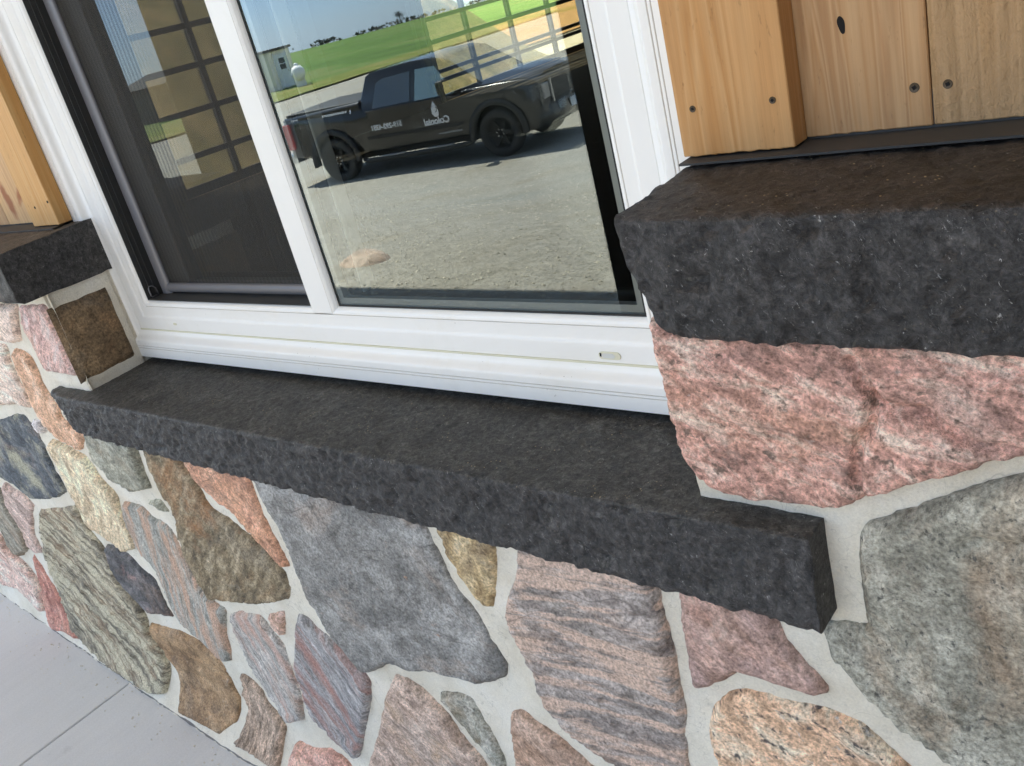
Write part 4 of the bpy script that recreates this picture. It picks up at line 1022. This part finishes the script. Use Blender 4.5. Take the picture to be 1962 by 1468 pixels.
for s in (1, -1):
    dr = sidepanel([(.16, .52), (1.22, .52), (1.24, .8), (1.22, 1.2), (.2, 1.22), (.15, .9)], .003, s=s).build('door', M['paint'], truck, bevel=.006)
    MB().box(.3, .52, YC + s * 1.005, YC + s * 1.035, 1.06, 1.1).build('handle', M['paint'], dr, bevel=.008)
    dr2 = sidepanel([(-.72, .95), (-.62, .7), (-.5, .52), (.13, .52), (.12, .9), (.17, 1.22), (-.86, 1.23), (-.88, 1.1)], .003, s=s).build('door', M['paint'], truck, bevel=.006)
    MB().box(-.74, -.52, YC + s * 1.005, YC + s * 1.035, 1.07, 1.11).build('handle', M['paint'], dr2, bevel=.008)
    sidepanel([(-.98, .71), (1.18, .68), (1.2, .745), (-.98, .775)], .012, s=s).build('door_moulding', M['plastic'], truck, bevel=.004)
    sidepanel([(.27, 1.25), (1.17, 1.25), (1.05, 1.42), (.78, 1.76), (.36, 1.77)], 'win', .01, s).build('front_side_window', M['tglass2'], truck)
    sidepanel([(-.72, 1.26), (.16, 1.26), (.24, 1.76), (-.4, 1.74), (-.56, 1.68)], 'win', .01, s).build('rear_side_window', M['tglass'], truck)
    # wheels
    for wx in (WX, -WX):
        wh = empty('wheel', (wx, YC + s * .86, 0)); wh.parent = truck
        ax_ = (0, s, 0)
        MB().lathe([(-.15, .27), (-.15, .36), (-.13, .405), (-.08, .423), (.08, .423), (.12, .408), (.135, .37), (.13, .285), (.1, .27)], (0, 0, .423), ax_, 36, False).build('tyre', M['tyre'], wh, smooth=True)
        rm = MB().lathe([(-.1, .275), (.1, .278), (.118, .272), (.105, .255), (.04, .24), (.03, .05), (.06, .03)], (0, 0, .423), ax_, 36).build('rim', M['rim'], wh, smooth=True)
        for k in range(6):
            a = k * math.pi / 3; d = Vector((math.cos(a), 0, math.sin(a))); e_ = Vector((-math.sin(a), 0, math.cos(a)))
            q = MB(); c0 = Vector((0, s * .055, .423)); vs = []
            for (rr, w_, yy) in ((.05, .045, .07), (.25, .03, .098)):
                for sg, dy in ((-1, 0), (1, 0), (1, -.03), (-1, -.03)):
                    vs.append(c0 + d * rr + e_ * (w_ * sg) + Vector((0, s * (yy + dy - .055), 0)))
            q.add(vs, [(0, 1, 5, 4), (1, 2, 6, 5), (3, 0, 4, 7), (0, 3, 2, 1), (4, 5, 6, 7)]).build('spoke', M['rim'], rm)
            lp = c0 + d.lerp(e_, .5).normalized() * .07
            MB().lathe([(0, .014), (.05, .012)], tuple(lp), ax_, 8).build('lug_nut', M['chrome'], rm)
        o_, i_ = arc(wx, .43, .60, -.12, math.pi + .12, 20), arc(wx, .43, .50, -.12, math.pi + .12, 20)
        fb = MB()
        for (ring_, y_) in ((o_, .985), (o_, 1.03), (i_, 1.035), (i_, .9)):
            fb.v += [(x, YC + s * y_, z) for x, z in ring_]
        for k in range(3):
            for i in range(19): fb.f.append((k * 20 + i, k * 20 + i + 1, (k + 1) * 20 + i + 1, (k + 1) * 20 + i))
        fb.build('fender_flare', M['plastic'], truck, smooth=True)
    # running board
    MB().tube([(-1.25, YC + s * .93, .36), (-1.12, YC + s * 1.02, .335), (-.9, YC + s * 1.04, .335), (1.05, YC + s * 1.04, .335), (1.2, YC + s * 1.0, .34), (1.27, YC + s * .92, .37)], .05, 10).build('running_board', M['plastic'], truck, smooth=True)
    for (a, c) in ((-.75, -.2), (.35, .9)):
        MB().box(a, c, YC + s * 1.04 - .05, YC + s * 1.04 + .05, .375, .395).build('step_pad', M['silver'], truck, bevel=.006)
    # mirror, lamps
    mi = MB().box(1.0, 1.16, YC + s * 1.06, YC + s * 1.3, 1.28, 1.52).build('side_mirror', M['plastic'], truck, bevel=.03)
    MB().box(1.04, 1.12, YC + s * .9, YC + s * 1.08, 1.3, 1.36).build('mirror_arm', M['plastic'], mi)
    hl = MB(); pl = [(2.32, 1.10), (2.78, 1.12), (2.80, .98), (2.72, .96), (2.69, .80), (2.60, .82), (2.55, 1.0), (2.36, 1.03)]
    hl.v = [(x, YC + s * (1.012 - .16 * max(0, (x - 2.45)) / .35), z) for x, z in pl] + [(x, YC + s * (.9 - .16 * max(0, (x - 2.45)) / .35), z) for x, z in pl]
    n = len(pl); hl.f = [tuple(range(n)), tuple(range(n, 2 * n))[::-1]] + [(i, (i + 1) % n, n + (i + 1) % n, n + i) for i in range(n)]
    hl.build('headlight', M['tglass'], truck, bevel=.01)
    MB().box(2.74, 2.85, YC + s * .62, YC + s * .88, .84, 1.1).build('headlight_bezel', M['lamp'], truck, bevel=.02)
    MB().box(-3.0, -2.82, YC + s * .86, YC + s * 1.008, .78, 1.28).build('tail_light', M['red'], truck, bevel=.02)
    MB().box(2.835, 2.862, YC + s * .4 - .06, YC + s * .4 + .06, .49, .58).build('fog_lamp', M['lamp'], truck, bevel=.01)
# windscreen and rear window
MB().add([(1.02, YC - .74, 1.80), (1.02, YC + .74, 1.80), (1.66, YC + .84, 1.3), (1.66, YC - .84, 1.3)], [(0, 1, 2, 3)])
wsb = MB(); wsb.add([(1.035, YC - .72, 1.815), (1.035, YC + .72, 1.815), (1.715, YC + .83, 1.292), (1.715, YC - .83, 1.292), (1.0, YC - .72, 1.79), (1.0, YC + .72, 1.79), (1.66, YC + .83, 1.27), (1.66, YC - .83, 1.27)],
        [(0, 1, 2, 3), (4, 7, 6, 5), (0, 4, 5, 1), (1, 5, 6, 2), (2, 6, 7, 3), (3, 7, 4, 0)]).build('windscreen', M['tglass'], truck)
MB().add([(-.985, YC - .72, 1.47), (-.985, YC + .72, 1.47), (-.76, YC + .66, 1.80), (-.76, YC - .66, 1.80), (-.93, YC - .72, 1.47), (-.93, YC + .72, 1.47), (-.7, YC + .66, 1.8), (-.7, YC - .66, 1.8)],
        [(0, 1, 2, 3), (4, 7, 6, 5), (0, 4, 5, 1), (1, 5, 6, 2), (2, 6, 7, 3), (3, 7, 4, 0)]).build('rear_window', M['tglass'], truck)
MB().box(-2.93, -1.06, YC - .88, YC + .88, 1.38, 1.445).build('bed_cover', M['plastic'], truck, bevel=.02)
MB().box(-3.0, -2.96, YC - .78, YC + .78, .72, 1.36).build('tailgate', M['paint'], truck, bevel=.02)
MB().box(-3.16, -2.9, YC - .96, YC + .96, .5, .7).build('rear_bumper', M['chrome'], truck, bevel=.04)
MB().box(-3.26, -3.14, YC - .05, YC + .05, .44, .5).build('tow_hitch', M['plastic'], truck)
fbp = [(2.62, .36), (2.9, .4), (2.95, .55), (2.93, .72), (2.82, .76), (2.6, .74)]
MB().prism(fbp, lambda p, d: (p[0] - .22 * abs(d / .98) ** 4 if abs(d) > .5 else p[0], YC + d, p[1]), -.98, .98)
fb = MB(); ysq = [-.98, -.9, -.7, -.4, 0, .4, .7, .9, .98]
for y in ysq: fb.v += [(x - .26 * abs(y) ** 4, YC + y, z) for x, z in fbp]
n = len(fbp)
for k in range(len(ysq) - 1):
    for i in range(n): fb.f.append((k * n + i, k * n + (i + 1) % n, (k + 1) * n + (i + 1) % n, (k + 1) * n + i))
fb.f += [tuple(range(n)), tuple(range((len(ysq) - 1) * n, len(ysq) * n))]
fb.build('front_bumper', M['paint'], truck, bevel=.01)
MB().box(2.78, 2.862, YC - .6, YC + .6, .74, 1.14).build('grille', M['plastic'], truck, bevel=.03)
for z in (.80, .87, .94, 1.01, 1.08): MB().box(2.855, 2.875, YC - .56, YC + .56, z - .012, z + .012).build('grille_bar', M['rim'], truck)
for y in (-.6, .6): MB().box(2.85, 2.885, YC + y - .02, YC + y + .02, .74, 1.14).build('grille_surround', M['chrome'], truck, bevel=.006)
MB().box(2.95, 2.965, YC - .15, YC + .15, .54, .70).build('licence_plate', M['plate'], truck, bevel=.003)
MB().box(-2.4, 2.4, YC - .7, YC + .7, .34, .5).build('chassis', M['plastic'], truck)
def lettering(body_, size, xc, z, mat, name='lettering', bold=0.0, off=.0085):
    cu = bpy.data.curves.new('t', 'FONT'); cu.body = body_; cu.size = size; cu.align_x = 'CENTER'; cu.align_y = 'CENTER'; cu.offset = bold; cu.extrude = .0005
    to = bpy.data.objects.new('t', cu); COL.objects.link(to)
    bpy.context.view_layer.update()
    me = bpy.data.meshes.new_from_object(to.evaluated_get(bpy.context.evaluated_depsgraph_get()))
    bpy.data.objects.remove(to); bpy.data.curves.remove(cu)
    for v in me.vertices:
        x, y, d = v.co; zz = z + y; v.co = (xc - x, YC + hw(zz) + off + d, zz)
    o = bpy.data.objects.new(name, me); COL.objects.link(o); me.materials.append(mat); o.parent = truck; return o
lettering('Colonial', .165, .655, .835, M['white'], bold=.007)
lettering('519-292-4351', .13, -.48, .91, M['white'], bold=.006)
def strip_bar(xa, xb, z, h, mat, name):          # lettering too small to read, kept as broken bars
    r = random.Random(int(xa * 100)); x = xa; b = MB()
    while x < xb:
        w = r.uniform(.02, .07); e_ = min(x + w, xb)
        b.add([(x, YC + hw(z) + .009, z - h / 2), (e_, YC + hw(z) + .009, z - h / 2), (e_, YC + hw(z) + .009, z + h / 2), (x, YC + hw(z) + .009, z + h / 2)], [(0, 1, 2, 3)]); x = e_ + .012
    return b.build(name, mat, truck)
strip_bar(.42, .9, .735, .03, M['silver'], 'lettering'); strip_bar(.62, 1.14, .6, .03, M['silver'], 'lettering')
strip_bar(-1.93, -1.3, 1.305, .042, M['white'], 'lettering'); strip_bar(-2.74, -2.56, 1.335, .035, M['white'], 'lettering')
def drop(xc, z, s, mat, name):
    pts = []
    for t in np.linspace(0, 2 * math.pi, 28)[:-1]:
        rr = 1.0; xx = .5 * math.sin(t) * math.sin(t / 2) ** 1.1; zz = .72 * math.cos(t)
        pts.append((xc - xx * s, z + zz * s))
    b = MB(); b.v = [(x, YC + hw(zz) + .009, zz) for x, zz in pts]; b.f = [tuple(range(len(pts)))]
    return b.build(name, mat, truck)
lg = drop(.675, 1.05, .2, M['white'], 'logo')
bl = MB(); bl.v = [(x, YC + hw(z) + .0105, z) for x, z in ((.70, 1.12), (.735, 1.06), (.715, 1.0), (.66, .985), (.70, 1.02), (.712, 1.06))]; bl.f = [(0, 1, 2, 3, 4, 5)]
bl.build('logo_swoosh', M['rim'], lg)
drop(-1.22, 1.295, .06, M['white'], 'logo')

# ------------------------------------------------------------------ shed, tank, barn, boulder, trees (mirrored in the glass or seen through the doors)
M['siding'] = flat('beige_siding', S(238, 230, 214), .7, var=.05)
M['siding_alias'] = M['siding']  # same siding material under a second key
M['shedroof'] = flat('shed_roof', S(84, 76, 70), .7)
M['doorwhite'] = flat('white_door', S(226, 228, 230), .5, var=.03)
M['dkglass'] = flat('dark_pane', S(60, 66, 68), .15)
M['barn'] = flat('dark_barn', S(46, 46, 48), .8)
sy = 2 * YG - 38.0; gsh = gz(-50.5, sy)
shed = tag(empty('garden_shed', (-50.5, sy, gsh), 0), 'small beige shed with flat roof and white door at the field edge', 'shed')
for i in range(12):
    z = .1 + i * .188
    MB().box(-3.0, -.012, -1.78, -.012, z, z + .182).build('siding_course', M['siding'], shed)
MB().box(-2.97, -.03, -1.75, -.03, 0, 2.38).build('wall', M['siding'], shed)
MB().box(-3.15, .12, -1.92, .12, 2.36, 2.5).build('roof', M['shedroof'], shed)
dd = MB().box(-.02, .03, -1.32, -.47, .12, 2.1).build('door', M['doorwhite'], shed)
for z in (1.2, 1.56): MB().box(.03, .036, -1.18, -.72, z, z + .31).build('pane', M['dkglass'], dd)
MB().box(.03, .07, -1.28, -1.22, 1.0, 1.1).build('handle', M['chrome'], dd)
for y in (-1.42, -.46): MB().box(-.02, .025, y, y + .09, .1, 2.2).build('door_trim', M['doorwhite'], shed)
tk = tag(empty('propane_tank', (-47.3, 2 * YG - 37.4, gz(-47.3, -36)), math.radians(38.5)), 'white propane tank beside the beige shed', 'tank')
MB().lathe([(-1.1, .02), (-1.08, .2), (-1.0, .34), (-.85, .42), (.85, .42), (1.0, .34), (1.08, .2), (1.1, .02)], (0, 0, .85), (1, 0, 0), 20).build('vessel', M['doorwhite'], tk, smooth=True)
for x in (-.7, .7): MB().box(x - .06, x + .06, -.3, .3, 0, .55).build('saddle', M['doorwhite'], tk)
MB().lathe([(0, .14), (.12, .14), (.17, .05)], (0, 0, 1.25), (0, 0, 1), 12).build('valve_dome', M['doorwhite'], tk, smooth=True)
ba = tag(empty('machine_barn', (-57.5, 2 * YG - 33, gz(-57, -31))), 'dark machine barn far left, mirrored behind the insect screen', 'barn')
MB().box(-3.5, 3, -6, 0, 0, 2.2).build('wall', M['barn'], ba)
MB().prism([(-6.3, 2.2), (.3, 2.2), (-3, 2.95)], lambda p, d: (d, p[0], p[1]), -3.7, 3.2).build('roof', M['barn'], ba)
MB().box(-1.6, 1.4, 0, .05, 0, 2.0).build('door', M['shedroof'], ba)
# boulder
bx, by_ = -4.72, 2 * YG - 3.78
bm_ = bmesh.new(); bmesh.ops.create_icosphere(bm_, subdivisions=4, radius=1)
for v in bm_.verts:
    c = v.co; k = 1 + .10 * noise.fractal(c * .9, 1, 2, 2) + .02 * noise.noise(c * 7)
    v.co = Vector((c.x * .27 * k, c.y * .2 * k, c.z * .15 * k))
me = bpy.data.meshes.new('boulder'); bm_.to_mesh(me); bm_.free(); me.polygons.foreach_set('use_smooth', [True] * len(me.polygons))
bo = bpy.data.objects.new('boulder', me); COL.objects.link(bo); bo.location = (bx, by_, gz(bx, by_) - .085); bo.rotation_euler = (0, 0, .4)
me.materials.append(stone_mat('boulder_stone', P3((142,122,104),(156,134,116),(166,148,130)), scale=6)); tag(bo, 'pink granite boulder half buried in the gravel', 'boulder')
# loose pebbles on the gravel
rng = random.Random(5); pb = MB()
oct_ = [(1, 0, 0), (-1, 0, 0), (0, 1, 0), (0, -1, 0), (0, 0, 1), (0, 0, -.6)]
of_ = [(0, 2, 4), (2, 1, 4), (1, 3, 4), (3, 0, 4), (2, 0, 5), (1, 2, 5), (3, 1, 5), (0, 3, 5)]
for i in range(5200):
    d = rng.random() ** 1.6; y = -1.4 - 8.5 * d; x = rng.uniform(-9.5 - 8 * d, -.8); s = rng.uniform(.004, .014) * (1 + d)
    z = gz(x, y); a = rng.random() * 6.28; ca, sn = math.cos(a), math.sin(a); ex = rng.uniform(.7, 1.4)
    pb.add([(x + (p[0] * ca * ex - p[1] * sn) * s, y + (p[0] * sn * ex + p[1] * ca) * s, z + p[2] * s * .7) for p in oct_], of_)
gp = NG('pebbles'); oi = gp.coord(); vv = gp.voro(oi, 9)
hh = gp.node('ShaderNodeHueSaturation', Saturation=.12); gp.link(vv.outputs['Color'], hh.inputs['Color'])
gp.pbr(gp.mix(1.0, S(190, 184, 170), gp.ramp(hh.outputs[0], [(.1, (.5, .5, .48)), (.9, (1.25, 1.25, 1.25))]), 'MULTIPLY'), .85)
tag(pb.build('gravel_pebbles', gp.m), 'loose pale pebbles scattered over the gravel yard', 'gravel', kind='stuff')
# dry grass bank beyond the side wall
b = MB(); nb_ = 30
for i in range(nb_ + 1):
    for j in range(nb_ + 1):
        u, v = i / nb_ * 2 - 1, j / nb_ * 2 - 1; x = -22 + 7 * u; y = 15 + 8 * v
        h = max(0, 1 - u * u) ** 1.2 * max(0, 1 - v * v) ** .8
        b.v.append((x, y, gz(x, y) - .1 + 6.2 * h * (1 + .2 * noise.noise((x * .4, y * .4, 1)))))
b.f = [(i * (nb_ + 1) + j, i * (nb_ + 1) + j + 1, (i + 1) * (nb_ + 1) + j + 1, (i + 1) * (nb_ + 1) + j) for i in range(nb_) for j in range(nb_)]
tag(b.build('earth_bank', M['bank'], smooth=True), kind='structure')
# hedgerow on the horizon: one far mass, plus the single bare tree that stands out of it
M['hedge'] = flat('bare_hedge', S(92, 90, 84), .9, var=.4, scale=.4)
hb = MB(); rng = random.Random(9)
def leaf(b, p, s):
    a = Vector((rng.uniform(-1, 1), rng.uniform(-1, 1), rng.uniform(-1, 1))).normalized(); u = a.orthogonal().normalized() * s; w = a.cross(u)
    b.add([p - u - w, p + u - w, p + u + w, p - u + w], [(0, 1, 2, 3)])
for i in range(420):
    y = rng.uniform(-260, 330); R_ = 205 + rng.uniform(-4, 8)
    if abs(y) > R_ - 2: 
        continue
    x = -math.sqrt(max(0, R_ * R_ - y * y)); h = .5 + 1.5 * max(0, noise.noise((y * .03, 0, 0)) + .35) * rng.uniform(.5, 1.2)
    for k in range(26):
        t = rng.random(); leaf(hb, Vector((x + rng.gauss(0, .8), y + rng.gauss(0, 1.1), gz(x, y) + h * t)), rng.uniform(.08, .3))
tag(hb.build('far_hedgerow', M['hedge']), 'grey brown hedgerow along the horizon beyond the green field', 'hedgerow', kind='stuff')
M['bark'] = flat('bark', S(84, 76, 70), .9)
def bare_tree(loc, h, label):
    r = tag(empty('bare_tree', loc), label, 'tree'); tb = MB(); cb = MB(); R_ = random.Random(4)
    tb.tube([(0, 0, -.2), (.03, 0, h * .3), (-.02, .05, h * .6), (0, 0, h * .95)], [h * .035, h * .028, h * .016, h * .004], 8)
    for k in range(34):
        z0 = h * R_.uniform(.25, .85); a = R_.random() * 6.28; L = (h - z0) * R_.uniform(.5, .8); e_ = Vector((math.cos(a) * L * .75, math.sin(a) * L * .75, z0 + L * .7))
        m_ = Vector((0, 0, z0)).lerp(e_, .5) + Vector((0, 0, -L * .08)); tb.tube([(0, 0, z0), m_, e_], [h * .01, h * .007, h * .003], 5)
        for q in range(14):
            d = m_.lerp(e_, R_.random() * 1.2) + Vector((R_.gauss(0, .1), R_.gauss(0, .1), R_.gauss(0, .1))) * h * .6
            cb.tube([m_.lerp(e_, R_.random()), d], [h * .003, h * .0015], 3)
            leaf(cb, d, h * .012)
    tb.build('trunk', M['bark'], r); cb.build('crown', M['hedge'], r)
tx, ty = -148.0, 2 * YG - 146.5
bare_tree((tx, ty, gz(tx, ty)), 2.7, 'lone bare tree rising above the hedgerow on the horizon')
